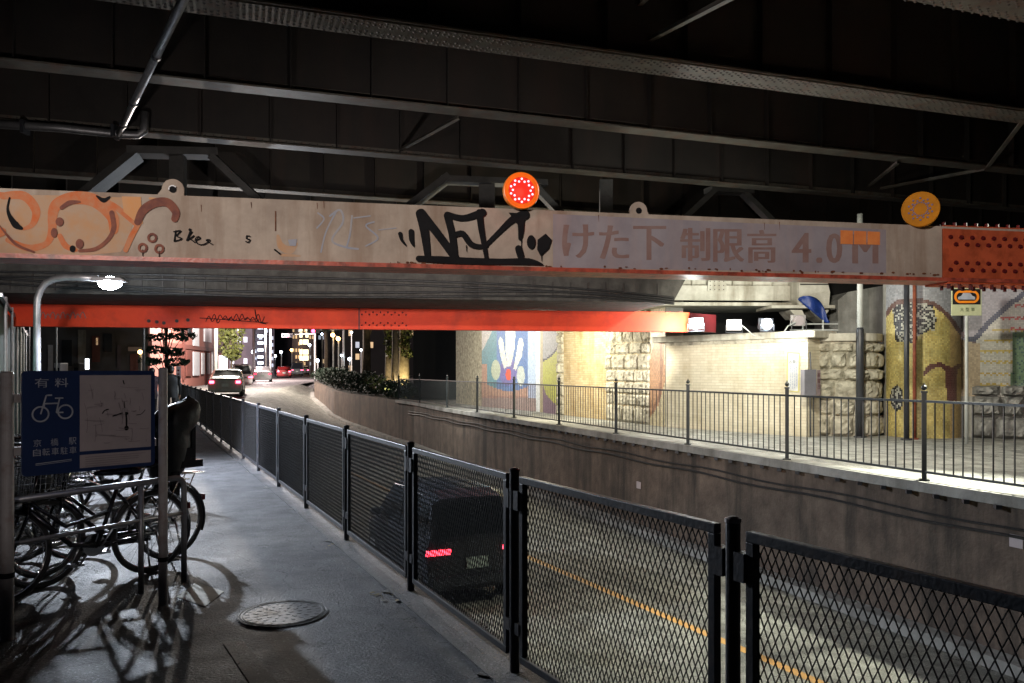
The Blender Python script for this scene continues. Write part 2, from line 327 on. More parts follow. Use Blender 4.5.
    def prism(s, pts, ext):                          # planar polygon extruded by ext
        pts = [Vector(p) for p in pts]; ext = Vector(ext); n = len(pts); i = s.add(pts + [p + ext for p in pts])
        s.face([i + k for k in range(n)]); s.face([i + n + k for k in reversed(range(n))])
        for k in range(n): s.face((i + (k + 1) % n, i + k, i + n + k, i + n + (k + 1) % n))
        return s
    def grid(s, fn, nu, nv, uvf=None):
        b = s.add([fn(i / nu, j / nv) for j in range(nv + 1) for i in range(nu + 1)])
        for j in range(nv):
            for i in range(nu):
                k = b + j * (nu + 1) + i
                s.face((k, k + 1, k + nu + 2, k + nu + 1), None if uvf is None else [uvf(a / nu, c / nv) for a, c in ((i, j), (i + 1, j), (i + 1, j + 1), (i, j + 1))])
        return s
    def mesh(s, name, mats, org=Vector((0, 0, 0)), smooth=False):
        me = bpy.data.meshes.new(name); me.from_pydata([tuple(p - org) for p in s.v], [], s.f)
        for m in (mats if isinstance(mats, (list, tuple)) else [mats]): me.materials.append(m)
        me.polygons.foreach_set('material_index', s.m)
        if smooth: me.polygons.foreach_set('use_smooth', [True] * len(s.f))
        if s.uv:
            L = me.uv_layers.new(name='UVMap')
            for fi, uvs in s.uv.items():
                for li, uv in zip(me.polygons[fi].loop_indices, uvs): L.data[li].uv = uv
        if s.col:
            A = me.color_attributes.new('Col', 'FLOAT_COLOR', 'CORNER')
            for fi, c in s.col.items():
                for li in me.polygons[fi].loop_indices: A.data[li].color = (c[0], c[1], c[2], 1)
        me.update(); return me
    def fix(s, me):
        bm = bmesh.new(); bm.from_mesh(me); bmesh.ops.recalc_face_normals(bm, faces=bm.faces); bm.to_mesh(me); bm.free()
    def build(s, name, mats, parent=None, smooth=False, local=False, bevel=0, fix=True):
        if parent is not None: org = Vector((0, 0, 0)) if local else wloc(parent)
        elif local: org = Vector((0, 0, 0))
        else:
            xs = [p.x for p in s.v]; ys = [p.y for p in s.v]; zs = [p.z for p in s.v]
            org = Vector(((min(xs) + max(xs)) / 2, (min(ys) + max(ys)) / 2, min(zs)))
        me = s.mesh(name, mats, org, smooth)
        if fix: s.fix(me)
        o = bpy.data.objects.new(name, me); COL.objects.link(o)
        if parent is not None: o.parent = parent
        elif not local: o.location = org
        if bevel:
            bv = o.modifiers.new('bevel', 'BEVEL'); bv.width = bevel; bv.segments = 2; bv.limit_method = 'ANGLE'
        return o
def wloc(o):
    p = Vector((0, 0, 0))
    while o is not None: p += Vector(o.location); o = o.parent
    return p
def tag(o, label=None, cat=None, group=None, kind=None):
    if label: o['label'] = label
    if cat: o['category'] = cat
    if group: o['group'] = group
    if kind: o['kind'] = kind
    return o
def thing(name, label, cat, loc=(0, 0, 0), rz=0, group=None):
    o = bpy.data.objects.new(name, None); COL.objects.link(o); o.location = loc; o.rotation_euler = (0, 0, rz); o.empty_display_size = .2
    return tag(o, label, cat, group)
def copy_tree(o, parent=None):
    c = o.copy(); COL.objects.link(c)
    if parent is not None: c.parent = parent
    for ch in list(o.children): copy_tree(ch, c)
    return c
# flat paint on a plane: every piece sits a hair further out than the one before
class Paint:
    def __init__(s, plane, off): s.p = plane; s.off = off; s.mb = MB()
    def _n(s): s.off += .00025; return s.off
    def poly(s, px):
        o = s._n(); i = s.mb.add([s.p.P(x, y, o) for x, y in px]); s.mb.face(range(i, i + len(px))); return s
    def stroke(s, px, w):
        ws = w if isinstance(w, (list, tuple)) else [w] * len(px)
        # smooth the path
        pts = []; wl = []
        n = len(px)
        for i in range(n - 1):
            p0, p1, p2, p3 = px[max(i - 1, 0)], px[i], px[i + 1], px[min(i + 2, n - 1)]
            for k in range(6):
                t = k / 6
                pts.append(tuple(.5 * ((2 * b) + (-a + c) * t + (2 * a - 5 * b + 4 * c - d) * t * t + (-a + 3 * b - 3 * c + d) * t ** 3) for a, b, c, d in zip(p0, p1, p2, p3)))
                wl.append(ws[i] + (ws[i + 1] - ws[i]) * t)
        pts.append(px[-1]); wl.append(ws[-1]); o = s._n(); L = []; R = []
        for i, (x, y) in enumerate(pts):
            a, b = pts[max(i - 1, 0)], pts[min(i + 1, len(pts) - 1)]; dx, dy = b[0] - a[0], b[1] - a[1]; q = math.hypot(dx, dy) or 1
            L.append(s.p.P(x - dy / q * wl[i] / 2, y + dx / q * wl[i] / 2, o)); R.append(s.p.P(x + dy / q * wl[i] / 2, y - dx / q * wl[i] / 2, o))
        i0 = s.mb.add(L); j0 = s.mb.add(R)
        for i in range(len(L) - 1): s.mb.face((i0 + i, i0 + i + 1, j0 + i + 1, j0 + i))
        for e in (0, -1): s.disc(px[e][0], px[e][1], wl[e] / 2)
        return s
    def disc(s, x, y, r, ry=None, n=16):
        ry = ry or r; return s.poly([(x + r * cos(2 * pi * k / n), y + ry * sin(2 * pi * k / n)) for k in range(n)])
    def ring(s, x, y, r, w, n=24, ry=None):
        ry = ry or r; o = s._n(); a = s.mb.add([s.p.P(x + r * cos(2 * pi * k / n), y + ry * sin(2 * pi * k / n), o) for k in range(n)]); b = s.mb.add([s.p.P(x + (r - w) * cos(2 * pi * k / n), y + (ry - w) * sin(2 * pi * k / n), o) for k in range(n)])
        for k in range(n): s.mb.face((a + k, a + (k + 1) % n, b + (k + 1) % n, b + k))
        return s
    def done(s, name, m, parent): return s.mb.build(name, m, parent, fix=False)
def glyph(mb, plane, txt, x0, y0, x1, y1, off, bold=0):
    """letters fitted into a rectangle measured on the plane"""
    cu = bpy.data.curves.new('g', 'FONT'); cu.body = txt; cu.resolution_u = 3
    o = bpy.data.objects.new('g', cu); COL.objects.link(o)
    dg = bpy.context.evaluated_depsgraph_get(); me = bpy.data.meshes.new_from_object(o.evaluated_get(dg))
    bpy.data.objects.remove(o)
    if not len(me.vertices): print('EMPTY GLYPH', txt); return
    xs = [v.co.x for v in me.vertices]; ys = [v.co.y for v in me.vertices]; ax, bx, ay, by = min(xs), max(xs), min(ys), max(ys)
    for sh in ((0,) if bold == 0 else (-bold, -bold / 3, bold / 3, bold)):
      pts = []; off += .0002
      for v in me.vertices:
        tx = (v.co.x - ax) / max(bx - ax, 1e-6); ty = (v.co.y - ay) / max(by - ay, 1e-6)
        xx = x0 + (x1 - x0) * tx + sh
        if isinstance(y0, tuple): yt = y0[0] + (y0[1] - y0[0]) * tx; yb = y1[0] + (y1[1] - y1[0]) * tx
        else: yt, yb = y0, y1
        pts.append(plane.P(xx, yb + (yt - yb) * ty, off))
      b = mb.add(pts)
      for p in me.polygons: mb.face([b + k for k in p.vertices])
def inpoly(x, y, P):
    c = False; n = len(P); j = n - 1
    for i in range(n):
        xi, yi = P[i]; xj, yj = P[j]
        if (yi > y) != (yj > y) and x < (xj - xi) * (y - yi) / (yj - yi) + xi: c = not c
        j = i
    return c
def dist_path(x, y, P):
    d = 1e9
    for (a, b), (c, e) in zip(P, P[1:]):
        L = (c - a) ** 2 + (e - b) ** 2; t = max(0, min(1, ((x - a) * (c - a) + (y - b) * (e - b)) / L)); d = min(d, math.hypot(x - a - t * (c - a), y - b - t * (e - b)))
    return d
# ================================================================== SETTING
def structure(o): return tag(o, kind='structure')
def sheet(name, m, xl, xr, zf, y0, y1, n, dz=0, nx=8):
    g = MB(); g.grid(lambda u, v: (lambda y: Vector((xl(y) + (xr(y) - xl(y)) * u, y, (zf(y)) + dz)))(y0 + (y1 - y0) * v), nx, n)
    return structure(g.build(name, m, fix=False))
g = MB(); g.quad((-700, -60, -2.6), (700, -60, -2.6), (700, 900, -2.6), (-700, 900, -2.6)); structure(g.build('ground', M['ground'], fix=False))
BX = lambda y: FX(y) if y < 33 else interp(y, [(33, FX(33)), (43, -14.3), (60, -16.9), (75, -18.6)])   # left edge of the cutting
sheet('sidewalk', M['walk'], lambda y: FX(y) - 9, lambda y: FX(y) + .12, left_z, -6, 33, 60)
sheet('side_street', M['farroad'], lambda y: FX(33) - 40 - (y - 33), lambda y: BX(y) + .1, left_z, 33, 75, 40, .002)
def sm(a, b, x): x = max(0, min(1, (x - a) / (b - a))); return x * x * (3 - 2 * x)
g = MB()
def road_pt(u, v): y = -8 + 73 * v; return Vector((BX(y) + .1 + (RX(y) - BX(y) - .15) * u, y, road_z(y) + (left_z(y) - road_z(y)) * sm(28, 37, y) * (1 - sm(.0, 1.0, u))))
g.grid(road_pt, 16, 90); structure(g.build('road', M['road'], fix=False))
def far_l(y): return -90 - y * .5
def far_r(y): return -10 + 0 * y if y > 75 else RX(y)
sheet('street', M['farroad'], lambda y: -80 - y, lambda y: -4 + (y - 75) * .1, lambda y: road_z(y), 75, 400, 60, -.01)
sheet('street_crossing', M['farroad'], lambda y: BX(y) + .1, lambda y: RX(y), road_z, 65, 75, 10, -.006)
sheet('raised_pavement', M['plateau'], lambda y: RX(y) + .3, lambda y: 16 - max(0, (y - 14)) * .5, right_z, -6, 36, 50)
sheet('planted_ground', M['ground'], lambda y: RX(y) + .3, lambda y: 30.0, right_z, 36, 75, 30, -.01)
# painted centre line and kerb gutters of the sunken road
g = MB()
cl = [(-2, 8.77), (4, 5.62), (8.52, 3.3), (14.2, .32), (22, -3.4), (27, -5.9)]
for a, b in zip(cl, cl[1:]):
    for k in range(4):
        ya, yb = a[0] + (b[0] - a[0]) * k / 4, a[0] + (b[0] - a[0]) * (k + 1) / 4; xa, xb = interp(ya, cl), interp(yb, cl)
        g.quad((xa - .08, ya, road_z(ya) + .004), (xa + .08, ya, road_z(ya) + .004), (xb + .08, yb, road_z(yb) + .004), (xb - .08, yb, road_z(yb) + .004))
structure(g.build('centre_line', M['line'], fix=False))
g = MB()                                                           # gutter kerb at the wall foot
for k in range(66):
    ya, yb = -6 + k, -5 + k
    A = Vector((RX(ya) - .28, ya, road_z(ya))); B = Vector((RX(yb) - .28, yb, road_z(yb)))
    g.frame(A, B - A, (.28, 0, 0), (0, 0, .14))
structure(g.build('kerb', M['conc']))

# ------------------------------------------------------------------ retaining walls
def wall_run(root, name, m, xf, y0, y1, zb, zt, th, step=1.0):
    g = MB(); n = int((y1 - y0) / step)
    for k in range(n):
        ya, yb = y0 + (y1 - y0) * k / n, y0 + (y1 - y0) * (k + 1) / n
        i = g.add([(xf(ya), ya, zb(ya)), (xf(yb), yb, zb(yb)), (xf(yb), yb, zt(yb)), (xf(ya), ya, zt(ya)), (xf(ya) + th, ya, zb(ya)), (xf(yb) + th, yb, zb(yb)), (xf(yb) + th, yb, zt(yb)), (xf(ya) + th, ya, zt(ya))])
        for f in ((0, 1, 2, 3), (7, 6, 5, 4), (3, 2, 6, 7)): g.face([i + q for q in f])
        if k == 0: g.face((i, i + 3, i + 7, i + 4))
        if k == n - 1: g.face((i + 1, i + 5, i + 6, i + 2))
    return g.build(name, m, root)
rw = thing('retaining_wall', 'long stained brown concrete retaining wall below the black railing', 'wall', (3, 16, -1.75))
wall_run(rw, 'wall', M['conc_brown'], RX, -6, 66, lambda y: -2.4, lambda y: right_z(y) - .02, .3)
wall_run(rw, 'coping', M['conc'], lambda y: RX(y) - .07, -6, 36, lambda y: right_z(y) - .115, lambda y: right_z(y) + .012, .42)
g = MB()                                                            # cable conduits along the upper wall
for dz, r in ((-.36, .016), (-.46, .02)):
    g.tube([(RX(y) - .03, y, PLAT + dz + .02 * sin(y * 2.1 + dz * 9)) for y in [q * .5 for q in range(-8, 70)]], r, 6)
g.build('cable_conduit', M['iron'], rw)
g = MB()
for k in range(0, 62):
    y = 3 + k * .38; g.box((RX(y) - .045, y, PLAT - .135), (.06, .16, .05), -.38)
g.build('drip_bracket', M['dark_pole'], rw)
g = MB()
for px, py in ((640, 485), (1018, 541)):
    Y = 9.17 / ((px - 512) / F + .393); p = at(px, py, Y); g.box((p.x - .03, p.y - .02, p.z), (.015, .16, .14), .37)
g.build('wall_tag', M['sign_white'], rw)
lw = thing('retaining_wall', 'concrete retaining wall under the mesh fence beside the car', 'wall', (0, 4, -1.75))
wall_run(lw, 'wall', M['conc_brown'], lambda y: BX(y) - .16, -6, 64, lambda y: -2.4, lambda y: left_z(y) - .004, .3)
wall_run(lw, 'kerb_strip', M['walk'], lambda y: FX(y) - .16, -6, 33, lambda y: left_z(y), lambda y: left_z(y) + .012, .24)

# ------------------------------------------------------------------ overhead viaduct
SL = .338
GIR = [(-2.0, .50), (1.6, .5), (5.1, .5), (8.7, .50), (12.3, .62), (15.8, .42), (19.6, .40), (24.6, .40), (29.0, .40)]
ZB = 6.6
va = thing('viaduct', 'dark riveted steel viaduct of parallel plate girders overhead', 'viaduct', (0, 9, 8.5))
dirg = Vector((1, SL, 0)).normalized(); perp = Vector((-dirg.y, dirg.x, 0))
g = MB(); c = Vector((0, 9, 8.55)); g.frame(c - dirg * 32 - perp * 22, dirg * 64, perp * 44, (0, 0, .3)); g.build('deck', M['girder'], va)
for gi, (a, fw) in enumerate(GIR):
    P0 = Vector((0, a, 0)) - dirg * 26; L = 52
    if gi == 4: pass
    g = MB(); g.frame(P0 - perp * .012 + Vector((0, 0, ZB + .03)), dirg * L, perp * .024, (0, 0, 1.92))
    k = 0; s = 0
    while s < L:
        g.frame(P0 + dirg * s - perp * .16 + Vector((0, 0, ZB + .03)), dirg * .02, perp * .32, (0, 0, 1.9)); s += 1.45; k += 1
    go = g.build('girder', M['girder'], va)
    g = MB(); g.frame(P0 - perp * fw / 2 + Vector((0, 0, ZB)), dirg * L, perp * fw, (0, 0, .03))
    if gi == 4:                                                       # thick lower flange built of several plates
        g.frame(P0 + perp * (-fw / 2 + .03) + Vector((0, 0, ZB - .03)), dirg * L, perp * (fw - .06), (0, 0, .028))
    # angle leg up the web
    g.frame(P0 - perp * .03 + Vector((0, 0, ZB + .032)), dirg * L, perp * .015, (0, 0, .13))
    fo = g.build('bottom_flange', M['flange'], go)
    if 3 <= gi <= 6:
        g = MB(); s = 0; i = 0
        zz = ZB - (.03 if gi == 4 else 0)
        lo, hi = (13, 42) if gi != 4 else (14, 46)
        s = lo
        while s < hi:
            if gi in (3, 4):
                offs = (-.25, -.15, .15, .25) if i % 2 == 0 else (-.2, -.09, .09, .2)
                for o_ in offs: g.dome(P0 + dirg * s + perp * o_ + Vector((0, 0, zz)), (0, 0, -1), .030, .018, 6, 1)
            g.dome(P0 + dirg * s - perp * .03 + Vector((0, 0, ZB + (.07 if i % 2 else .12))), -perp, .017, .012, 6, 1)
            s += .085; i += 1
        g.build('rivets', M['rivet'], fo)
def gY(px, k): return lineY(px, GIR[k][0], SL)
g = MB()
def gp(px, py, k, dz=0): return at(px, py, gY(px, k)) + Vector((0, 0, dz))
for a, b in ((gp(458, 119, 5), gp(400, 151, 6)), (gp(745, 0, 3, .1), gp(650, 44, 4, .05)), (gp(938, 0, 3, .2), gp(1010, 20, 3, .2)), (gp(897, 166, 5, .05), gp(868, 188, 6, .02)), (gp(985, 171, 5, .02), gp(880, 190, 6, .01)), (gp(1024, 140, 4, .4), gp(985, 172, 5, .03)), (gp(670, 0, 3, .3), gp(640, 30, 4, .4))):
    o = MB().bar(a, b, .09, .012); 
    d = (b - a).normalized(); o.bar(a + Vector((0, 0, .04)), b + Vector((0, 0, .04)), .012, .07); o.build('diagonal_brace', M['flange'], va)
# trestle frames under the far girder
def trestle(name, pts, ver, a, wd):
    r = thing(name[0], name[1], 'frame', at(ver[0], 230, lineY(ver[0], a, SL)), 0, 'steel cross frames behind the beam')
    g = MB()
    for (p, q, w) in pts:
        A = at(p[0], p[1], lineY(p[0], a, SL)); B = at(q[0], q[1], lineY(q[0], a, SL)); g.bar(A, B, w * .35, w, (0, -1, .001))
    g.build('chord', M['frame_steel'], r)
    A = at(ver[0], ver[1], lineY(ver[0], a, SL)); g = MB().bar(A, at(ver[0], 290, lineY(ver[0], a, SL)), ver[2], .2, (0, 1, 0)); g.build('post', M['frame_steel'], r)
    g = MB()
    for (p, q, w) in pts[1:]:
        A = at(p[0], p[1], lineY(p[0], a, SL)) - Vector((0, .12, 0)); B = at(q[0], q[1], lineY(q[0], a, SL)) - Vector((0, .12, 0)); g.bar(A, B, .015, .03, (0, -1, .001))
    g.build('edge_angle', M['flange'], r)
AT = 21.5
trestle(('cross_frame', 'leftmost grey steel cross frame above the round hole lug'), [((128, 152), (218, 154), .5), ((138, 154), (50, 225), .5), ((212, 156), (275, 215), .5)], (178, 152, .34), AT, 0)
trestle(('cross_frame', 'middle steel cross frame left of the lit red warning light'), [((440, 180), (545, 184), .45), ((448, 178), (380, 230), .5), ((530, 182), (585, 240), .5)], (487, 183, .42), AT, 0)
trestle(('cross_frame', 'right steel cross frame above the brown lettering'), [((708, 190), (750, 192), .45), ((715, 190), (655, 245), .45), ((742, 192), (790, 240), .4)], (606, 180, .36), AT, 0)
# pipes under the girders
r = thing('drain_pipe', 'silvery slanting drain pipe hanging below the girders', 'pipe', (-6, 13, 6.4))
zp = 6.45
A = at(189, -12, 3900 * 1 / 384.); B = at(117, 138, 16.8)
A = Vector((X_of(189, 10.05), 10.05, E + 382 / F * 10.05)); 
MB().tube([A, B], .062, 12).build('pipe', M['steel'], r, smooth=True)
for t in (.33, .66, .86):
    p = A.lerp(B, t); MB().cyl(p, B - A, .078, .09, 12).build('pipe_joint', M['dark_pole'], r)
r = thing('conduit_pipe', 'thin horizontal pipe with an upturned elbow under the girders', 'pipe', (-11, 16, 6.3))
pts = [at(-40, 122, gY(-40, 6) - .25), at(60, 128, gY(60, 6) - .25), at(122, 134.5, gY(122, 6) - .25), at(138, 135, gY(138, 6) - .25), at(144, 131, gY(144, 6) - .25), at(145, 112, gY(145, 6) - .25)]
MB().tube(pts, .085, 10).build('pipe', M['steel'], r, smooth=True)
for px in (25, 115): MB().box(at(px, 126 + px * .05, gY(px, 6) - .25), (.07, .24, .26)).build('pipe_clamp', M['dark_pole'], r)

# ------------------------------------------------------------------ near height-limit beam
PB = plane_ab(8.5, .2)
ZT1, ZB1 = 3.29, 2.70
b1 = thing('height_limit_beam', 'pale graffitied height limit beam with brown Japanese lettering', 'beam', (0, 8.5, 2.66))
def U(px): return PB.uv(px, 240)[0]
u0, uS, uE = U(-140), U(942), U(1230)
def slab(pl, ua, ub, va_, vb, o0, o1): return MB().frame(pl.pt(ua, va_, o0), pl.U * (ub - ua), pl.N * (o1 - o0), (0, 0, vb - va_))
slab(PB, u0, uS, ZB1, ZT1, -.02, 0).build('web_plate', M['beam_pale'], b1)
slab(PB, u0, uE, ZT1, ZT1 + .03, -.38, .0).build('top_flange', M['beam_pale'], b1)
slab(PB, u0, uE, ZB1 - .045, ZB1 - .002, -.40, .07).build('bottom_flange', M['beam_flange'], b1)
slab(PB, u0, uE, ZB1, ZT1, -.38, -.36).build('rear_plate', M['beam_pale'], b1)
sp = slab(PB, uS + .002, uE, ZB1 + .005, ZT1 - .0, -.02, .022).build('splice_plate', M['beam_orange'], b1)
slab(PB, U(946), uE, ZT1 + .032, ZT1 + .05, -.36, -.02).build('splice_plate', M['beam_orange'], b1)
slab(PB, U(946), uE, ZB1 - .07, ZB1 - .048, -.36, .05).build('splice_plate', M['beam_orange'], b1)
g = MB(); k = 0; u = uS + .09
while u < uE:
    for v, o in ((ZT1 - .1, 0), (ZT1 - .185, 1), (ZB1 + .1, 0), (ZB1 + .185, 1)):
        uu = u + .075 * o; g.cyl(PB.pt(uu, v, .03), PB.N, .026, .02, 6); g.cyl(PB.pt(uu, v, .045), PB.N, .014, .03, 6)
    g.cyl(PB.pt(u, ZT1 + .065, -.08), (0, 0, 1), .02, .06, 6); g.cyl(PB.pt(u + .07, ZT1 + .065, -.25), (0, 0, 1), .02, .06, 6)
    g.cyl(PB.pt(u, ZB1 - .09, .0), (0, 0, 1), .02, .07, 6); g.cyl(PB.pt(u + .07, ZB1 - .09, -.2), (0, 0, 1), .02, .07, 6)
    u += .15
g.build('bolts', M['darkred'], sp)
# thin butt seams
for px, za, zb in ((275, 3.0, 3.2), (942, 2.71, 3.28)): slab(PB, U(px), U(px) + .012, za, zb, .001, .006).build('weld_seam', M['rust'], b1)
# lettering film
lav = MB(); lav.add([PB.P(x, y, .003) for x, y in ((553, 214), (886, 229.5), (886, 273), (553, 267.5))]); lav.face((0, 1, 2, 3)); lav = lav.build('lettering_film', M['lav'], b1, fix=False)
for ch, a, b, y0, y1 in (('け', 562, 594, 224.5, 258), ('た', 599, 629, 225.5, 259), ('下', 633, 666, 226, 260), ('制', 680, 710, 228, 261), ('限', 713, 744, 229, 262), ('高', 747, 776, 230, 263), ('4', 791.5, 811, 233, 262.5), ('.', 816, 822, 257.5, 263), ('0', 826, 842, 233.5, 263), ('M', 852, 878, 234.5, 263.5)):
    g = MB(); glyph(g, PB, ch, a + 1, y0, b - 1, y1, .0045, 1.1); g.build('lettering', M['letter'], lav, fix=False)
# orange patches under the right warning light, reflected glow put into their colour
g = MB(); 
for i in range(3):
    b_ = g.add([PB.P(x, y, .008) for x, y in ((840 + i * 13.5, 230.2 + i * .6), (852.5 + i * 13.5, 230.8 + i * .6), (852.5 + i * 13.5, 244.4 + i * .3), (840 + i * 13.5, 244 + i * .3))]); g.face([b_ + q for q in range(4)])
g.build('glow_patch', M['orange_glow'], b1, fix=False)
# orange and brown spray letters on the left end
P = Paint(PB, .0006)
P.stroke([(278, 236), (281, 246), (290, 250), (296, 244)], [3, 7, 8, 4]).stroke([(282, 255), (300, 256)], [3, 2])
P.poly([(-60, 190), (0, 194.5), (60, 195.5), (124, 197.5), (136, 198), (141, 212), (133, 224), (128, 240), (121, 252), (90, 255), (40, 254.5), (-60, 254)])
P
P.done('peach_patch', M['peach'], b1)
P = Paint(PB, .0012)
P.poly([(-60, 186), (6, 192.5), (8, 214), (0, 222), (-60, 222)]).poly([(-60, 222), (0, 224), (14, 240), (30, 253.5), (-60, 252)])
P.done('orange_graffiti', M['spray_or'], b1)
P = Paint(PB, .0040)
P.stroke([(3, 196), (24, 196), (36, 210), (33, 224), (24, 229)], [7, 9, 9, 6, 3])
P.stroke([(8, 240), (28, 248), (46, 244), (52, 232), (53, 214), (58, 204), (75, 198), (95, 201), (112, 216), (114, 230)], [5, 7, 6, 8, 10, 12, 13, 13, 12, 9])
P.stroke([(60, 236), (66, 246), (76, 250)], [5, 6, 4]).stroke([(96, 198), (114, 206), (132, 220), (138, 227)], [5, 6, 6, 4])
P.stroke([(140, 222), (132, 236), (126, 250)], [5, 6, 5]).stroke([(-30, 232), (-12, 236), (2, 232)], 9)
P.done('orange_graffiti', M['spray_or'], b1)
P = Paint(PB, .0070)
P.poly([(122, 196.5), (141, 197), (143, 224), (136, 222), (124, 212)]).stroke([(150, 198.5), (158, 199)], 2)
P.done('peach_graffiti', M['spray_yl'], b1)
P = Paint(PB, .0090)
P.stroke([(112, 213), (114, 228), (108, 240), (96, 249), (80, 251)], [5, 5, 4, 4, 3]).stroke([(62, 208), (70, 203), (80, 202)], [4, 5, 2]).stroke([(138, 222), (144, 210), (156, 203), (168, 203), (176, 212), (175, 219)], [7, 9, 9, 9, 8, 7])
P.stroke([(0, 226), (16, 244), (34, 252)], [1.5, 3, 2]).disc(54.5, 233, 3.2, 5).disc(60, 222, 4, 4.5).disc(80, 244, 4, 5)
for x, y in ((152.5, 238), (143, 248), (159.5, 249)): P.ring(x, y, 5, 2.4)
P.done('brown_graffiti', M['spray_br'], b1)
P = Paint(PB, .0110)
P.stroke([(10, 198), (8, 208), (10, 216), (16, 225), (22, 228.5)], [1.5, 2, 4, 7, 3]).disc(73, 249, 3, 3.5).stroke([(97, 196.2), (104, 200.5), (110, 197)], [1.5, 5, 1.5])
for x, y in ((143, 248), (159.5, 249)): P.stroke([(x, y + 2), (x, y + 8)], .8)
# small marker tag
P.stroke([(176, 231), (174.5, 241)], 1.2).stroke([(174, 232), (181, 231), (177, 236), (182, 239), (174.5, 241.5)], 1.2)
P.stroke([(191, 229.5), (187, 240.5)], 1.2).disc(190, 230, 1.3).stroke([(192, 232), (187, 240), (190, 239), (194, 236)], 1.3).stroke([(189, 238), (195, 242.5)], 1.2).stroke([(195, 240.5), (200, 239), (199, 236.8), (195.8, 239), (198, 244), (203, 244.8), (208, 242.5), (210, 240), (206.5, 240.6), (212.5, 244.5)], 1.1)
P.stroke([(250, 236.5), (246.8, 236.2), (247, 239), (250, 240), (248.5, 242.4), (246, 241.8)], 1.1).stroke([(275, 250), (280, 254)], 1.6)
# large black tag
P.stroke([(400, 234), (401.5, 240), (405.5, 245.5)], [4, 3, 1.5]).stroke([(411, 232), (411.5, 240), (413.5, 246.5)], [5.5, 5, 1.5])
P.stroke([(420, 214), (424, 230), (427.5, 257)], [9, 9, 6]).stroke([(421, 213.5), (438, 235), (455, 258)], [9, 8, 8])
P.stroke([(447, 216), (452, 236), (454.5, 258)], [7, 7, 7]).stroke([(447, 215), (463, 218.5), (482, 213)], [6, 6, 8]).stroke([(479, 213), (481, 230), (486, 258)], [7, 6, 4])
P.stroke([(453, 236), (462, 234), (470, 244), (478, 247), (486, 246)], [5, 6, 6, 5, 4]).stroke([(485, 246), (500, 231), (512, 220), (524, 215)], [4, 5, 7, 10])
P.poly([(508, 213), (527, 214), (523, 224), (516, 224)]).stroke([(520, 216), (520.5, 230), (519.5, 239)], [8, 6, 3.5]).stroke([(518, 249), (520, 256)], [7, 7])
P.stroke([(418.5, 259), (440, 260), (470, 261.5), (500, 262), (528, 262), (542, 265)], [6, 7, 7, 6, 7, 1.5]).disc(530.5, 242.5, 4.3, 7)
P.poly([(537, 240), (545, 234), (551, 240), (548, 249), (540, 256.5), (536.5, 250)])
P.done('black_graffiti', M['black'], b1)
P = Paint(PB, .0012)
P.stroke([(318, 213), (324, 219), (317, 228)], 1.5).stroke([(336, 212), (326, 232), (321, 252)], 1.6).stroke([(330, 216), (340, 210), (343, 222), (332, 240), (345, 247), (358, 249)], 2).stroke([(352, 216), (350, 234), (347, 246)], 1.8).stroke([(354, 218), (370, 216)], 1.4).stroke([(374, 222), (366, 226), (378, 238), (366, 246)], 1.6).stroke([(379, 230), (396, 228)], 1.2)
P.poly([(288, 240), (297, 239), (296, 246), (290, 246)])
P.done('blue_graffiti', M['spray_bl'], b1)
P = Paint(PB, .0030)
rr = random.Random(77)
for i in range(13):
    x = rr.uniform(180, 930); y0 = interp(x, [(0, 196), (512, 210), (942, 232)]) + rr.uniform(0, 8); L_ = rr.uniform(3, 26)
    if L_ < 9: P.stroke([(x, y0 - 4), (x + .3, y0 + L_ * .4)], [.7, .2])
for i in range(60):
    x = rr.uniform(380, 940); y0 = interp(x, [(0, 256), (512, 267), (942, 276)]) - rr.uniform(.5, 2.5); P.disc(x, y0, rr.uniform(.5, 2.2), rr.uniform(.4, 1.2), 7)
P.done('rust_streaks', M['rust'], b1)
P = Paint(PB, .0190)
for x, y, L_ in ((427, 257, 6), (441, 236, 9), (455, 258, 5), (486, 250, 7), (519, 256, 6), (521, 240, 8), (541, 254, 7), (466, 246, 6)): P.stroke([(x, y), (x + .2, y + L_)], [1.0, .5])
P.done('paint_drips', M['black'], b1)
# lifting lugs
for (px, py, w0, w1) in ((172, 188.5, 10.5, 15), (640, 210, 9, 11)):
    Yb = PB.uv(px, py); sc = F / (PB.pt(Yb[0], 0).y)
    R = w0 / sc; zc = E + (H - py) / sc; g = MB(); c = PB.pt(Yb[0], zc, -.04); n = 18
    out = [c + PB.U * (R * cos(pi * k / n)) + Vector((0, 0, R * sin(pi * k / n))) for k in range(n + 1)]
    out = out + [PB.pt(Yb[0] - (w1 / sc if px < 300 else R), ZT1 + .03, -.04), PB.pt(Yb[0] + (R if px < 300 else w1 / sc), ZT1 + .03, -.04)]
    hole = [c + PB.U * (R * .36 * cos(2 * pi * k / 16)) + Vector((0, 0, R * .36 * sin(2 * pi * k / 16))) for k in range(16)]
    g.prism(out, -PB.N * .03); lug = g.build('lifting_lug', M['beam_pale'], b1)
    g = MB(); g.cyl(c + PB.N * .003, PB.N, R * .34, .01, 16); g.build('lug_hole', M['black'], lug)
    if px < 300:
        g = MB(); g.torus(c + PB.N * .01, PB.N, R * .34, .008, 16, 6, .5, 3.4); g.build('ring', M['steel'], lug)
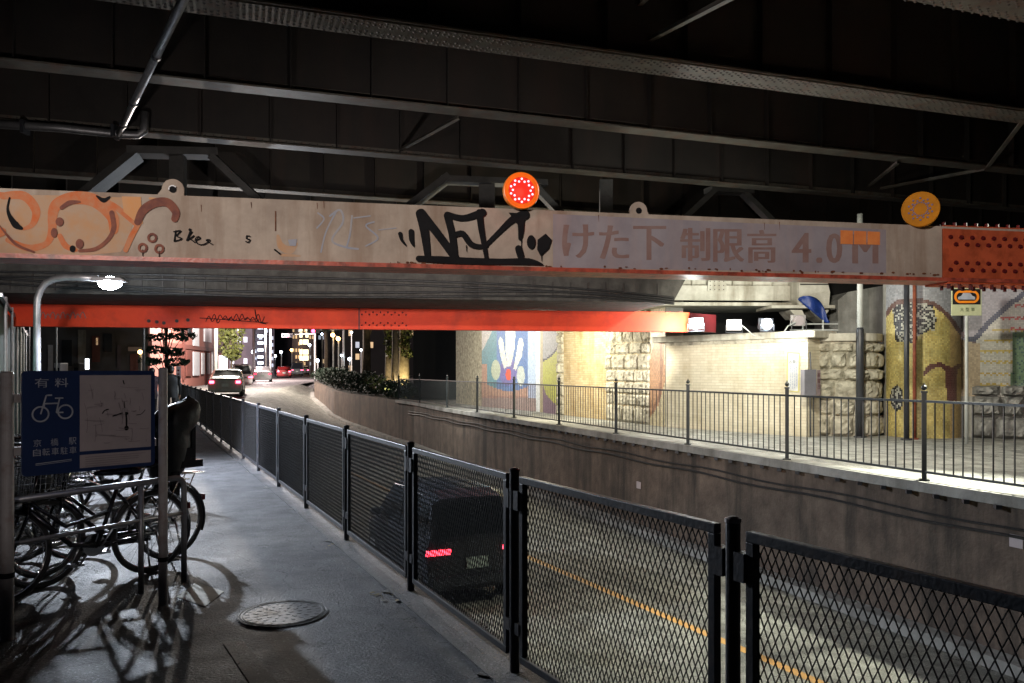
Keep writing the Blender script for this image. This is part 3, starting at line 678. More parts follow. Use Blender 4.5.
# warning lights on top of the beam
def warn(px, py, r, label, lit, tilt, name='warning_light'):
    u = U(px); p = PB.pt(u, 0, .06); sc = F / p.y; R = r / sc; z = E + (H - py) / sc; c = Vector((p.x, p.y, z))
    n = (Matrix.Rotation(tilt, 3, 'Z') @ PB.N); t = thing(name, label, 'warning light', (c.x, c.y, ZT1 + .03), 0, None)
    g = MB(); g.tube([c - n * .05, c - n * .03, c + n * .015, c + n * .03], [R * .8, R, R, R * .93], 32); g.build('housing', M['amber'] if lit else M['amber_dk'], t, smooth=False)
    g = MB(); g.bar((c.x, c.y + .06, ZT1 + .03), (c.x, c.y + .05, z), .05, .05); g.build('bracket', M['dark_pole'], t)
    rim = MB(); rim.torus(c + n * .024, n, R * .95, R * .05, 32, 8); rim.build('rim', M['amber'] if lit else M['amber_dk'], t)
    ux = n.cross(Vector((0, 0, 1))).normalized(); g = MB()
    if lit: fc = MB().cyl(c + n * .026, n, R * .72, .012, 32).build('face', M['led_face'], t)
    for k in range(20):
        a = 2 * pi * k / 20; rr = R * (.62 if k % 2 else .49); g.dome(c + n * .034 + ux * rr * cos(a) + Vector((0, 0, rr * sin(a))), n, R * .062, None, 8, 2)
    if not lit:
        for k in range(20):
            a = 2 * pi * (k + .5) / 20; rr = R * .38; g.dome(c + n * .032 + ux * rr * cos(a) + Vector((0, 0, rr * sin(a))), n, R * .05, None, 8, 2)
    g.build('led_ring', M['led_red'] if lit else M['led_off'], t)
    return c, n
M['led_face'] = mat('red_face', (.75, .06, .04), None, 5, .3)
c, n_ = warn(520, 191, 18.5, 'round orange warning light with its ring of red LEDs lit', True, .0)
lamp('warning_glow', 'POINT', c + n_ * .16, 1.2, (1, .1, .06), size=.05)
warn(917, 209.5, 17.5, 'round orange warning light with its LEDs unlit above the lettering', False, -.7)

# ------------------------------------------------------------------ railway bridge behind the beam
rb = thing('railway_bridge', 'dark concrete bridge slab hanging low behind the lettered beam', 'bridge', (0, 14, 2.75))
A0 = plane_ab(14.6, .17)
ZS = 2.88
g = MB(); ua, ub = A0.uv(-200, 290)[0], A0.uv(673, 290)[0]; ut = A0.uv(689, 275)[0]
T = -7
g.prism([A0.pt(ua, ZS), A0.pt(ub, ZS), A0.pt(ut, 3.45), A0.pt(ut, 4.3), A0.pt(ua, 4.3)], A0.N * T)
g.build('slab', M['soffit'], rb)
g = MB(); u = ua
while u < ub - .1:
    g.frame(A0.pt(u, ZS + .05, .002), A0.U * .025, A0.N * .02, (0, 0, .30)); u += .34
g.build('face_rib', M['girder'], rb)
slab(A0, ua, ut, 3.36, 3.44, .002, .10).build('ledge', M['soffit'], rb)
g = MB()
for k in range(4):
    g.tube([A0.pt(ua + (ub - ua) * t, 3.22 - .04 * k - .22 * sin(pi * t) ** 2 * (k % 2) - (.25 * t ** 6), .05) for t in [i / 40 for i in range(41)]], .018, 6)
g.build('cable', M['iron'], rb)

# pale riveted girder at the abutment, further back on the right
pg = thing('bridge_girder', 'pale lamp lit girder end resting on the brick abutment', 'girder', (5, 19.5, 3.2))
A1 = plane_ab(19.3, .05)
def A1slab(x0, x1, zt, zb, o0, o1): return slab(A1, A1.uv(x0, 290)[0], A1.uv(x1, 290)[0], zb, zt, o0, o1)
A1slab(600, 801, 4.6, 3.62, -.04, 0).build('web', M['conc_lt'], pg)
A1slab(600, 790, 3.66, 3.30, 0.02, .12).build('lower_band', M['conc_lt'], pg)
g = MB(); a_, b_ = A1.uv(590, 300)[0], A1.uv(792, 300)[0]
g.frame(A1.pt(a_, 3.16, .25), A1.U * (b_ - a_), -A1.N * 2.4, (0, 0, .08)); g.build('bottom_flange', M['conc_lt'], pg)
g = MB(); x0 = A1.uv(716, 280)[0]
g.prism([A1.pt(x0 - .14, 4.1, .125), A1.pt(x0 + .10, 4.1, .125), A1.pt(x0 + .2, 3.75, .125), A1.pt(x0 + .22, 3.52, .125), A1.pt(x0 - .26, 3.52, .125), A1.pt(x0 - .24, 3.75, .125)], A1.N * .03); gs = g.build('gusset', M['conc_lt'], pg)
g = MB()
for i in range(4):
    for j in range(5): g.dome(A1.pt(x0 - .19 + i * .11, 3.56 + j * .1, .155), A1.N, .015, None, 6, 2)
g.build('rivets', M['rivet'], gs)
g = MB()
for k in range(11): g.frame(A1.pt(a_ + k * .5, 3.665, .0), A1.U * .02, A1.N * .09, (0, 0, .9))
g.build('stiffener', M['conc_lt'], pg)
pr = thing('bridge_pier', 'stepped pale stone pier top beside the blue tarp', 'pier', at(815, 335, 18.9))
YP = 18.9
def pz(py): return E + (H - py) / F * YP
def px_(px): return X_of(px, YP)
g = MB()
g.prism([(px_(799), YP, pz(306)), (px_(829), YP, pz(306)), (px_(830), YP, pz(292)), (px_(823), YP, pz(262)), (px_(806), YP, pz(250)), (px_(799), YP, pz(250))], (0, 1.2, 0)); g.build('pier_block', M['conc_lt'], pr)
MB().frame((px_(770), YP - .12, pz(308.5)), (px_(833) - px_(770), 0, 0), (0, 1.2, 0), (0, 0, .07)).build('cornice', M['conc_lt'], pr)
g = MB(); g.prism([(px_(812), YP, pz(310)), (px_(829), YP, pz(310)), (px_(825), YP, pz(316)), (px_(827), YP, pz(321)), (px_(818), YP, pz(316))], (0, .8, 0)); g.prism([(px_(790), YP, pz(310)), (px_(802), YP, pz(310)), (px_(806), YP, pz(318)), (px_(797), YP, pz(318))], (0, .8, 0)); g.build('corbel', M['conc_lt'], pr)
g = MB()
for py in (275, 285): g.frame((px_(800), YP - .015, pz(py)), (px_(828) - px_(800), 0, 0), (0, .01, 0), (0, 0, .03))
g.build('course_line', M['girder'], pr)
# blue tarp
def tarp(u, v):
    a = Vector((lambda t: (798 + 30 * t, 297 + 25 * t ** 1.3))(u) + (0,)); w = 3 + 9 * sin(pi * min(1, u * 1.1)) ** .7
    px, py = a.x + w * (v - .2) * .7, a.y - w * (v - .2) * .8 + 2; return at(px, py, YP - .2 + .05 * sin(u * 9 + v * 3))
g = MB(); g.grid(tarp, 16, 5); o = g.build('tarp', M['blue_tarp'], smooth=True); so = o.modifiers.new('thick', 'SOLIDIFY'); so.thickness = .02
tag(o, 'bright blue tarp hanging from the pale pier top', 'tarp')
# block of grey concrete behind the tower of stones
o = MB().prism([at(838, 300, 19.2), at(848, 292, 19.2), at(892, 284, 19.2), at(892, 445, 19.2), at(838, 445, 19.2)], (0, 1.5, 0)).build('concrete_block', M['conc']); tag(o, 'rough grey concrete mass behind the round stone tower', 'wall')
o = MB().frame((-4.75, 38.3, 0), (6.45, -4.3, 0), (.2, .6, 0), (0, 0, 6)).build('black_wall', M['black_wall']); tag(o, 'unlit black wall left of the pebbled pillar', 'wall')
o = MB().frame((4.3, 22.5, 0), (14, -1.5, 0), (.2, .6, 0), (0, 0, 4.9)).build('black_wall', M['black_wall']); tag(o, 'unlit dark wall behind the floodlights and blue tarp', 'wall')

# ------------------------------------------------------------------ far red beam
PR = plane_ab(16.9, .17)
b2 = thing('height_limit_beam', 'red orange beam lit by floodlights, spanning low behind the bridge', 'beam', (-2, 16.5, 2.44))
def UR(px): return PR.uv(px, 320)[0]
slab(PR, UR(5), UR(689), 2.44, 2.87, -.25, 0).build('beam_body', M['redbeam'], b2)
slab(PR, UR(360), UR(409), 2.46, 2.85, .002, .018).build('splice_plate', M['redbeam'], b2)
g = MB(); u = UR(362)
k = 0
while u < UR(407):
    for v in (2.52 + .05 * (k % 2), 2.74 + .05 * (k % 2)): g.dome(PR.pt(u, v, .02), PR.N, .02, None, 6, 2)
    u += .075; k += 1
g.build('bolts', M['darkred'], b2)
slab(PR, UR(360) - .03, UR(360) - .005, 2.44, 2.87, .002, .02).build('weld_seam', M['darkred'], b2)
p0 = PR.pt(UR(690), 0, -.02); p1 = Vector((X_of(716, 18.2), 18.2, 0))
MB().frame(Vector((p0.x, p0.y, 2.46)), Vector((p1.x - p0.x, p1.y - p0.y, 0)), (.05, .2, 0), (0, 0, .40)).build('end_piece', M['darkred'], b2)
P = Paint(PR, .0015)
x = 206
random.seed(3)
for i in range(10):
    P.stroke([(x, 322 - random.random() * 3), (x + 3, 314 + random.random() * 4), (x + 6, 323 - random.random() * 4), (x + 9, 316 + random.random() * 4)], .8); x += 5.5
P.stroke([(200, 318), (230, 320), (268, 323)], .7); P.stroke([(255, 310), (258, 321), (266, 324)], 1)
P.done('black_graffiti', M['black'], b2)
P = Paint(PR, .0015)
for i in range(9): P.stroke([(40 + i * 5, 319 - (i % 3)), (43 + i * 5, 312 + (i % 2) * 2), (46 + i * 5, 318)], .9)
P.done('faint_graffiti', M['letter'], b2)
g = MB()
for px, py in ((149, 321), (157, 322), (164, 323), (177, 321), (188, 320)): g.cyl(PR.P(px, py, .01), PR.N, .035, .02, 8)
g.build('stud', M['girder'], b2)
# ================================================================== ABUTMENT WALLS ACROSS THE ROAD
def base(px, py): Y = (E - PLAT) * F / (py - H); return (X_of(px, Y), Y)
w_pts = [base(456, 404), base(482, 406.6), base(536, 411.5), base(559, 414.6), base(606, 420), base(650, 425), base(666, 427), base(808, 437)]
LOAF = []
def uvwall(root, name, m, p0, p1, z0, z1, th=.5, top=None):
    pl = Plane(p0, p1); g = MB()
    g.quad(pl.pt(0, z0), pl.pt(pl.L, z0), pl.pt(pl.L, z1), pl.pt(0, z1), uv=[(0, z0), (pl.L, z0), (pl.L, z1), (0, z1)])
    B = [pl.pt(0, z0, -th), pl.pt(pl.L, z0, -th), pl.pt(pl.L, z1, -th), pl.pt(0, z1, -th)]
    g.quad(pl.pt(0, z1), pl.pt(pl.L, z1), B[2], B[3], uv=[(0, 0), (pl.L, 0), (pl.L, th), (0, th)])
    g.quad(pl.pt(0, z0), pl.pt(0, z1), B[3], B[0], uv=[(0, z0), (0, z1), (th, z1), (th, z0)]); g.quad(pl.pt(pl.L, z1), pl.pt(pl.L, z0), B[1], B[2], uv=[(0, z1), (0, z0), (th, z0), (th, z1)])
    return pl, g.build(name, m, root, fix=False)
def mural(name, root, S, nu, nv, classify, off=.008, fill=.94, rnd=None):
    """S(u, v) -> point on the wall, u and v counted in tiles; every tile is a small raised face of its own colour"""
    rnd = rnd or random.Random(5); g = MB(); h = fill / 2
    for j in range(nv):
        for i in range(nu):
            c, n = S(i + .5, j + .5); px, py = proj(c); col = classify(px, py, rnd)
            if col is None: continue
            k = rnd.uniform(.78, 1.15); col = tuple(max(0, min(1, x * k)) for x in col); o = n * (off + rnd.uniform(-.001, .001))
            q = [S(i + .5 + a * h, j + .5 + b * h)[0] + o for a, b in ((-1, -1), (1, -1), (1, 1), (-1, 1))]
            g.quad(*q, col=col)
    return g.build(name, M['tiles'], root, fix=False)
def planeS(pl, tu, tv, z0): return lambda i, j: (pl.pt(i * tu, z0 + j * tv), pl.N)
def blocks(name, m, root, pl, u0, u1, z0, z1, size, th, rnd, courses=None, rough=.25, gap=.02, sharp=2.2, sm_=False):
    """rough faced stones laid in courses, bulging out of the wall face"""
    g = MB(); z = z0
    while z < z1 - .05:
        h = min(size[1] * rnd.uniform(.6, 1.35), z1 - z); u = u0 + (rnd.uniform(-.3, 0) * size[0] if not courses else 0)
        while u < u1 - .03:
            w = size[0] * rnd.uniform(.7, 1.35) if not courses else courses(rnd)
            w = min(w, u1 - u + .001); a = max(u, u0)
            if u + w > u0 + .05:
                b = u + w; n = 8; k = 6; d = th * rnd.uniform(.6, 1.25); seeds = [[rnd.uniform(-1, 1) * (.6 + .8 * ((q_ % 3) == 0)) for q_ in range(n + 1)] for _ in range(k + 1)]
                def f(s_, t_, a=a, b=b, z=z, h=h, d=d, seeds=seeds):
                    i = int(round(s_ * n)); j = int(round(t_ * k)); e = min(s_, 1 - s_) * 2; q = min(t_, 1 - t_) * 2
                    bul = (min(1, e * sharp) ** .6) * (min(1, q * sharp) ** .6); jit = seeds[j][i]
                    shr = gap
                    uu = a + shr + (b - a - 2 * shr) * s_ + (jit * .012 if 0 < s_ < 1 else jit * .008); zz = z + shr * .7 + (h - 1.4 * shr) * t_ + seeds[j][(i + 2) % (n + 1)] * .010
                    if callable(pl): return pl(uu, zz, d * bul * (1 + rough * jit))
                    return pl.pt(uu, zz, d * bul * (1 + rough * jit))
                g.grid(f, n, k)
            u += w
        z += h
    return g.build(name, m, root, smooth=sm_, fix=False)
rnd = random.Random(11)
# pebbled pillar
ab = thing('abutment_wall', 'tall abutment wall with blue flower mural, yellow bricks and quoin stones', 'wall', (w_pts[3][0], w_pts[3][1], PLAT))
HT = 4.2
pl0, _ = uvwall(ab, 'pebbled_pillar', M['mottled'], w_pts[0], w_pts[1], PLAT, HT)
pl1, _ = uvwall(ab, 'mural_wall', M['grout'], w_pts[1], w_pts[2], PLAT, HT)
pl2, _ = uvwall(ab, 'mural_wall', M['grout'], w_pts[2], w_pts[3], PLAT, HT)
pl3, _ = uvwall(ab, 'brick_face', M['brick_y'], w_pts[3], w_pts[4], PLAT, HT)
pl4, _ = uvwall(ab, 'brick_face', M['brick_y'], w_pts[4], w_pts[5], PLAT, HT)
pl5, _ = uvwall(ab, 'mural_wall', M['grout'], w_pts[5], w_pts[6], PLAT, HT)
def ell(px, py, x, y, rx, ry): return ((px - x) / rx) ** 2 + ((py - y) / ry) ** 2 < 1
WHT = (.66, .66, .56)
def cl1(x, y, r):
    if y > 398: return (.30, .22, .20)
    if ell(x, y, 508.5, 374.5, 2.6, 6): return (.75, .10, .05)
    for P_ in (((505.5, 325), (516, 325), (514.5, 350), (511, 366), (507.5, 366), (505.5, 348)), ((498.5, 341), (500.5, 336.5), (503, 339), (505, 352), (507.5, 366), (504.5, 369), (501, 357)), ((518, 345), (519, 339), (522, 338), (524, 343), (522, 356), (516, 370), (513.5, 369), (516, 356))):
        if inpoly(x, y, P_): return WHT
    if ell(x, y, 496, 370, 4.6, 10): return (.46, .50, .36)
    if ell(x, y, 521, 376, 4, 10): return (.50, .54, .48)
    if x > 528: return (.46, .55, .68) if y < 385 else (.36, .40, .52)
    if x < 492 and y < 352 - (x - 482) * 2.0: return (.50, .47, .42)
    if ell(x, y, 508.5, 372, 9, 14): return (.16, .15, .34)
    if y > 385 + 6 * sin((x - 488) / 14) or x < 487 and y > 364: return (.46, .27, .19) if y < 396 else (.36, .2, .16)
    if x < 497: return (.12, .27, .30)
    return (.12, .20, .38)
def cl2(x, y, r):
    if x < 540.5: return (.70, .72, .70)
    if x < 543: return (.35, .30, .16)
    d = dist_path(x, y, [(541, 361), (546, 359.5), (552, 355), (557, 349), (561, 344)])
    if d < .9: return (.03, .03, .04)
    top = interp(x, [(541, 361), (546, 359.5), (552, 355), (557, 349), (561, 344)])
    if y < top: return (.24, .25, .24)
    if y > interp(x, [(541, 377), (546, 394), (554, 403), (562, 408)]): return (.16, .09, .13)
    return (.36, .36, .05)
def cl5(x, y, r):
    if inpoly(x, y, [(663, 325), (668, 325), (664, 350), (666, 380), (659, 405), (646, 424), (644, 424), (650, 400), (648, 375), (652, 350)]):
        return (.33, .17, .10) if dist_path(x, y, [(663, 325), (661, 345), (662, 370), (660, 395), (652, 414)]) < 1.3 else (.50, .28, .16)
    return (.60, .52, .34)
t_ = .05
mural('flower_mosaic', ab, planeS(pl1, t_, t_, PLAT), int(pl1.L / t_), 78, cl1)
mural('olive_mosaic', ab, planeS(pl2, t_, t_, PLAT), int(pl2.L / t_), 78, cl2)
mural('brown_mosaic', ab, planeS(pl5, t_, t_, PLAT), int(pl5.L / t_), 78, cl5)
blocks('quoin_stones', M['stone'], ab, pl3, -.12, .34, PLAT, HT, (.40, .34), .06, rnd, lambda r: .40 if r.random() < .5 else .28, .3, .008, 5)
q0 = pl4.uv(607, 400)[0]
blocks('quoin_stones', M['stone'], ab, pl4, .02, pl4.L, PLAT, HT, (.52, .36), .065, rnd, None, .35, .008, 5)

# painted brick wall with coping and round tower of boulders
bw = thing('brick_wall', 'low cream painted brick wall with thick stone coping under the floodlights', 'wall', (w_pts[7][0] - 1, w_pts[7][1] + 1, PLAT))
pl6, _ = uvwall(bw, 'brick_face', M['brick_p'], w_pts[6], w_pts[7], PLAT, 2.28)
g = MB(); g.frame(pl6.pt(-.4, 2.285, .07), pl6.U * (pl6.L + .6), -pl6.N * .9, (0, 0, .15)); g.build('coping', M['conc_lt'], bw, bevel=.015)
g = MB(); g.frame(pl6.pt(0, 2.20, .025), pl6.U * pl6.L, -pl6.N * .02, (0, 0, .08)); g.build('string_course', M['stone'], bw)
tw = thing('stone_tower', 'low round tower of pale rough boulders with concrete cap', 'tower', (7.28, 17.7, PLAT))
TC, TR = Vector((7.30, 17.75, 0)), .78
def towS(u, z, d): a = pi + u / TR; return TC + Vector((cos(a), sin(a), 0)) * (TR + d) + Vector((0, 0, z))
g = MB(); g.cyl(TC + Vector((0, 0, PLAT + 1.02)), (0, 0, 1), TR, 2.04, 32); g.build('core', M['stone'], tw)
blocks('boulder_facing', M['stone'], tw, towS, -.1, pi * TR + .1, PLAT, 2.18, (.42, .36), .13, rnd, None, .22, .004, 2.6)
g = MB(); g.cyl(TC + Vector((0, 0, 2.30)), (0, 0, 1), TR + .10, .17, 40); g.build('cap', M['conc_lt'], tw, bevel=.02)
# mosaic column
mc = thing('mosaic_column', 'round yellow mosaic column with black white speckled patch', 'column', (8.6, 17.0, PLAT))
CC, CR = Vector((8.86, 17.25, 0)), .75
g = MB(); g.cyl(CC + Vector((0, 0, 2.17)), (0, 0, 1), CR, 4.0, 48); g.build('column', M['grout'], mc, smooth=False)
BW = [(892, 306), (900, 302), (932, 303), (936, 318), (935, 331), (929, 329), (926, 333), (920, 334), (914, 343), (908, 342), (896, 341), (894, 320)]
BR = [(884, 318), (891, 308), (897, 302.5), (910, 300.5), (922, 300.5), (934, 304), (944, 312), (952, 321), (959, 331), (966, 338), (974, 341)]
import mathutils
YEL = (.52, .40, .12)
def clc(x, y, r):
    if dist_path(x, y, BR) < 2.1: return (.13, .07, .06)
    if inpoly(x, y, BW) or ell(x, y, 897, 398, 6.5, 13): return (.015, .015, .02) if r.random() < .62 else (.42, .42, .36)
    if dist_path(x, y, [(925, 373), (931, 366.5), (940, 364.5), (948, 370), (951, 385), (951, 401)]) < 2.4 or dist_path(x, y, [(950, 374), (955, 367), (962, 365.5), (968, 369)]) < 2.0 or inpoly(x, y, [(944, 366), (957, 367), (956, 401), (947, 401)]): return (.13, .055, .05)
    if y < interp(x, BR): return (.30, .31, .33)
    if x > 950: return (.46, .33, .14)
    k_ = .72 + .5 * mathutils.noise.noise(Vector((x * .09, y * .06, 3))) + .25; return tuple(q_ * min(1.15, k_) for q_ in ((.54, .45, .17) if r.random() < .6 else (.46, .36, .12)))
ts = .036
nu = int(pi * CR / ts)
mural('figure_mosaic', mc, lambda i, j: (CC + Vector((cos(pi + i * ts / CR), sin(pi + i * ts / CR), 0)) * CR + Vector((0, 0, PLAT + j * ts)), Vector((cos(pi + i * ts / CR), sin(pi + i * ts / CR), 0))), nu, 92, clc)
# short return between tower and column
rp0, rp1 = (7.95, 17.9), (8.2, 17.45)
# wall with striped mural to the right
mw = thing('mural_wall', 'striped white mural wall with dark blue curve right of the column', 'wall', (10, 15.8, PLAT))
r0, r1 = (9.42, 16.95), base(1024, 443); r1 = (r1[0] + 3.2, r1[1] - .9)
pl7, _ = uvwall(mw, 'wall', M['grout'], r0, r1, PLAT, 4.15)
BL = [(966, 340), (974, 339), (980, 333), (988, 324), (998, 314), (1010, 304), (1024, 294), (1050, 280), (1090, 262)]
def clr(x, y, r):
    if y > 396: return None
    if dist_path(x, y, BL) < 2.6: return (.022, .03, .075)
    if dist_path(x, y, BR) < 2.1: return (.12, .07, .07)
    if x < 974 and y > 340 or x < 980 and y > 344: return (.40, .31, .20)
    top = interp(x, BL)
    if y < top: return (.30, .28, .32)
    if inpoly(x, y, [(1012, 332), (1040, 330), (1040, 396), (1009, 392), (1013, 360)]): return (.14, .22, .13) if r.random() < .82 else (.05, .10, .10)
    for yy, x0, cc in ((305.5, 1014, (.45, .05, .04)), (318, 1001, (.45, .05, .04)), (329, 1010, (.45, .05, .04)), (330, 992, (.48, .36, .08)), (340.5, 984, (.48, .36, .08)), (351, 980, (.48, .36, .08)), (362, 980, (.48, .36, .08)), (374, 980, (.50, .36, .08)), (385, 980, (.50, .36, .08))):
        if abs(y - yy + .6 * sin(x)) < 1.1 and x > x0: return cc
    return (.50, .48, .43)
mural('stripe_mosaic', mw, planeS(pl7, ts, ts, PLAT), int(pl7.L / ts), 110, clr, rnd=random.Random(8))
ua_ = pl7.uv(972, 420)[0]
blocks('boulder_base', M['stone_g'], mw, pl7, max(0, ua_), pl7.L, PLAT, 1.28, (.5, .40), .26, rnd, None, .22, .004, 2.6)
# kerb stones at foot of the walls
o = MB()
# pier shoes etc: rail of small scaffolding on the coping
sc_ = thing('pipe_scaffold', 'small pale scaffold rail above the brick wall coping', 'scaffold', at(815, 332, 18.2))
g = MB()
for x in (803, 823): g.tube([at(x, 335, 18.2), at(x, 320, 18.2)], .02, 6)
for y in (324, 330): g.tube([at(790, y, 18.2), at(838, y, 18.2)], .018, 6)
g.build('rail', M['steel_lt'], sc_)
# ------------------------------------------------------------------ floodlights on the coping
def flood(px, py, Y, yaw, label, lit=True):
    p = at(px, py, Y); t = thing('floodlight', label, 'floodlight', (p.x, p.y, 2.43), 0, 'floodlights along the wall top')
    d = Vector((sin(yaw), -cos(yaw), -.12)).normalized(); side = d.cross(Vector((0, 0, 1))).normalized(); up = side.cross(d)
    g = MB(); g.frame(p - side * .16 - up * .12, side * .32, up * .24, -d * .09); 
    for k in range(6): g.frame(p - side * (.14 - k * .052) - up * .10 - d * .09, side * .008, up * .20, -d * .05)
    g.build('housing', M['white_post'] if not lit else M['dark_pole'], t)
    g = MB(); g.cyl(p + d * .012, d, .115, .02, 24); g.build('lens', M['flood'] if lit else M['sign_white'], t)
    g = MB(); g.tube([p - side * .18 - Vector((0, 0, .0)), p - side * .18 + Vector((0, 0, 2.44 - p.z)), p + side * .18 + Vector((0, 0, 2.44 - p.z)), p + side * .18], .012, 6); g.build('yoke', M['dark_pole'], t)
    return p, d, t
FA, dA, tA = flood(696, 323.5, 17.25, -.45, 'left bright floodlight at the end of the red beam')
FB, dB, tB = flood(767, 324, 17.2, .35, 'right bright floodlight on the coping left of the blue tarp')
flood(734, 325, 17.8, -.2, 'small unlit pale floodlight between the two bright ones', False)
flood(799, 320.5, 17.8, .2, 'unlit white box floodlight beside the blue tarp', False)
g = MB(); g.tube([at(738, 323, 17.7), at(744, 327, 17.7), at(752, 334, 17.6), at(756, 336, 17.6)], .012, 6)
g.tube([at(782, 335, 17.6), at(788, 326, 17.6), at(796, 322, 17.7)], .014, 6); tag(g.build('power_cable', M['steel_lt']), 'loose pale cable looping between the floodlights on the wall', 'cable')

# ------------------------------------------------------------------ railing on the cutting edge
rl = thing('railing', 'black iron railing with finial posts along the raised pavement', 'railing', (RX(18), 18, PLAT))
ps = [5.6, 7.9, 10.16, 12.53, 15.07, 17.67, 20.47, 23.4, 26.5, 29.7, 33.4, 36.0]
rx = lambda y: RX(y) + .10
for y in ps:
    g = MB(); z = PLAT + .01
    g.box((rx(y), y, z + .56), (.055, .055, 1.12), -.38); g.box((rx(y), y, z + .01), (.12, .12, .02), -.38)
    g.box((rx(y), y, z + 1.13), (.075, .075, .025), -.38)
    post = g.build('post', M['rail'], rl)
    g = MB(); g.ball((rx(y), y, z + 1.185), .036, 10, 6); g.tube([(rx(y), y, z + 1.20), (rx(y), y, z + 1.25)], [.018, .003], 8); g.build('finial', M['rail'], post)
for ya, yb in zip(ps, ps[1:]):
    A = Vector((rx(ya), ya, PLAT)); B = Vector((rx(yb), yb, PLAT)); d = (B - A).normalized(); A += d * .03; B -= d * .03
    g = MB(); g.bar(A + Vector((0, 0, 1.02)), B + Vector((0, 0, 1.02)), .045, .03); g.bar(A + Vector((0, 0, .12)), B + Vector((0, 0, .12)), .03, .03); g.build('rail', M['rail'], rl)
    n = max(2, int(round((B - A).length / .135))); g = MB()
    for k in range(1, n):
        p = A.lerp(B, k / n); g.frame(p + Vector((-.007, -.007, .135)), (.014, 0, 0), (0, .014, 0), (0, 0, .87))
    g.build('baluster_bars', M['rail'], rl)
# ------------------------------------------------------------------ poles and signs on the raised pavement
def pole(name, label, px, pyb, ptop, wpx, mats, split=None, wide=1.6, group=None):
    Y = (E - PLAT) * F / (pyb - H); x = X_of(px, Y); r = wpx / 2 / F * Y; zt = E + (H - ptop) / F * Y
    t = thing(name, label, 'pole', (x, Y, PLAT), 0, group)
    if split is None: MB().tube([(x, Y, PLAT), (x, Y, zt)], r, 14).build('shaft', mats[0], t, smooth=True)
    else:
        zs = E + (H - split) / F * Y
        MB().tube([(x, Y, zs), (x, Y, zt)], r, 14).build('shaft', mats[0], t, smooth=True)
        MB().tube([(x, Y, PLAT), (x, Y, zs), (x, Y, zs + .05)], [r * wide, r * wide, r * 1.05], 14).build('base_sleeve', mats[1], t, smooth=True)
    MB().cyl((x, Y, PLAT + .015), (0, 0, 1), r * 2.2, .03, 12).build('foot_plate', mats[-1], t)
    return t, x, Y
pole('utility_pole', 'pole with pale upper shaft and dark lower sleeve before the stone tower', 860, 437.5, 214, 5.5, (M['steel_lt'], M['dark_pole']), 330, 1.4)
pole('utility_pole', 'slim dark pole with thick black base sleeve beside bright quoin stones', 643.5, 419.5, 300, 3.4, (M['dark_pole'], M['dark_pole']), 358, 2.1)
pole('utility_pole', 'thin pale pole with dark box sleeve in front of flower mural', 527, 408.5, 322, 2.4, (M['steel_lt'], M['dark_pole']), 379, 1.8)
pole('downpipe', 'dark pipe standing at the joint between blue and olive murals', 535.5, 411, 300, 2.6, (M['dark_pole'],))
pole('utility_pole', 'dark green pole touching the left side of the mosaic column', 906.5, 440, 262, 5, (M['dark_pole'],))
pole('downpipe', 'brown pipe beside the dark pole on the mosaic column', 914.5, 439.4, 262, 3.5, (M['spray_br'],))
sg = thing('warning_sign', 'pale yellow sign with black panel and orange ring on thin pole', 'sign', (*base(967.5, 444), PLAT))
Ys = base(967, 444)[1]; PS = Plane((0, Ys), (1, Ys))
MB().tube([(X_of(967.5, Ys), Ys + .03, PLAT), (X_of(967.5, Ys), Ys + .03, E + 85 / F * Ys)], .03, 10).build('pole', M['steel_lt'], sg, smooth=True)
g = MB(); a = PS.P(951.5, 315.5, 0); b = PS.P(981.5, 284, 0); g.frame(a, (b.x - a.x, 0, 0), (0, .012, 0), (0, 0, b.z - a.z)); bd = g.build('board', M['sign_y'] if 'sign_y' in M else mat('pale_yellow_sign', (.55, .58, .36), (.45, .48, .30), 6, .5), sg)
g = MB(); a = PS.P(952.5, 304.5, .003); b = PS.P(980.5, 289, .003); g.quad(a, (b.x, a.y, a.z), b, (a.x, a.y, b.z)); g.build('panel', M['black'], bd, fix=False)
g = MB(); out = []; inn = []
for k in range(32):
    t2 = 2 * pi * k / 32; sx = 1 if cos(t2) > 0 else -1
    out.append(PS.P(966.5 + sx * 6.5 + 6 * cos(t2), 296.8 - 6.3 * sin(t2), .006)); inn.append(PS.P(966.5 + sx * 6.5 + 3.6 * cos(t2), 296.8 - 4.1 * sin(t2), .006))
a = g.add(out); b = g.add(inn)
for k in range(32): g.face((a + k, a + (k + 1) % 32, b + (k + 1) % 32, b + k))
g.build('orange_ring', M['amber'], bd, fix=False)
P = Paint(PS, .004); P.poly([(958, 299.5), (958, 297), (961, 296), (963, 293), (970, 293), (972.5, 296), (975, 297), (975, 299.5)]).stroke([(960, 292.5), (963, 291.5), (971, 291.5), (974, 293)], .7)
P.done('vehicle_emblem', M['sign_grey'], bd)
g = MB()
for ch, x in (('大', 960), ('型', 965.5), ('車', 971)): glyph(g, PS, ch, x, 307.6, x + 3.6, 311.4, .004)
g.build('lettering', M['leaf'], bd, fix=False)
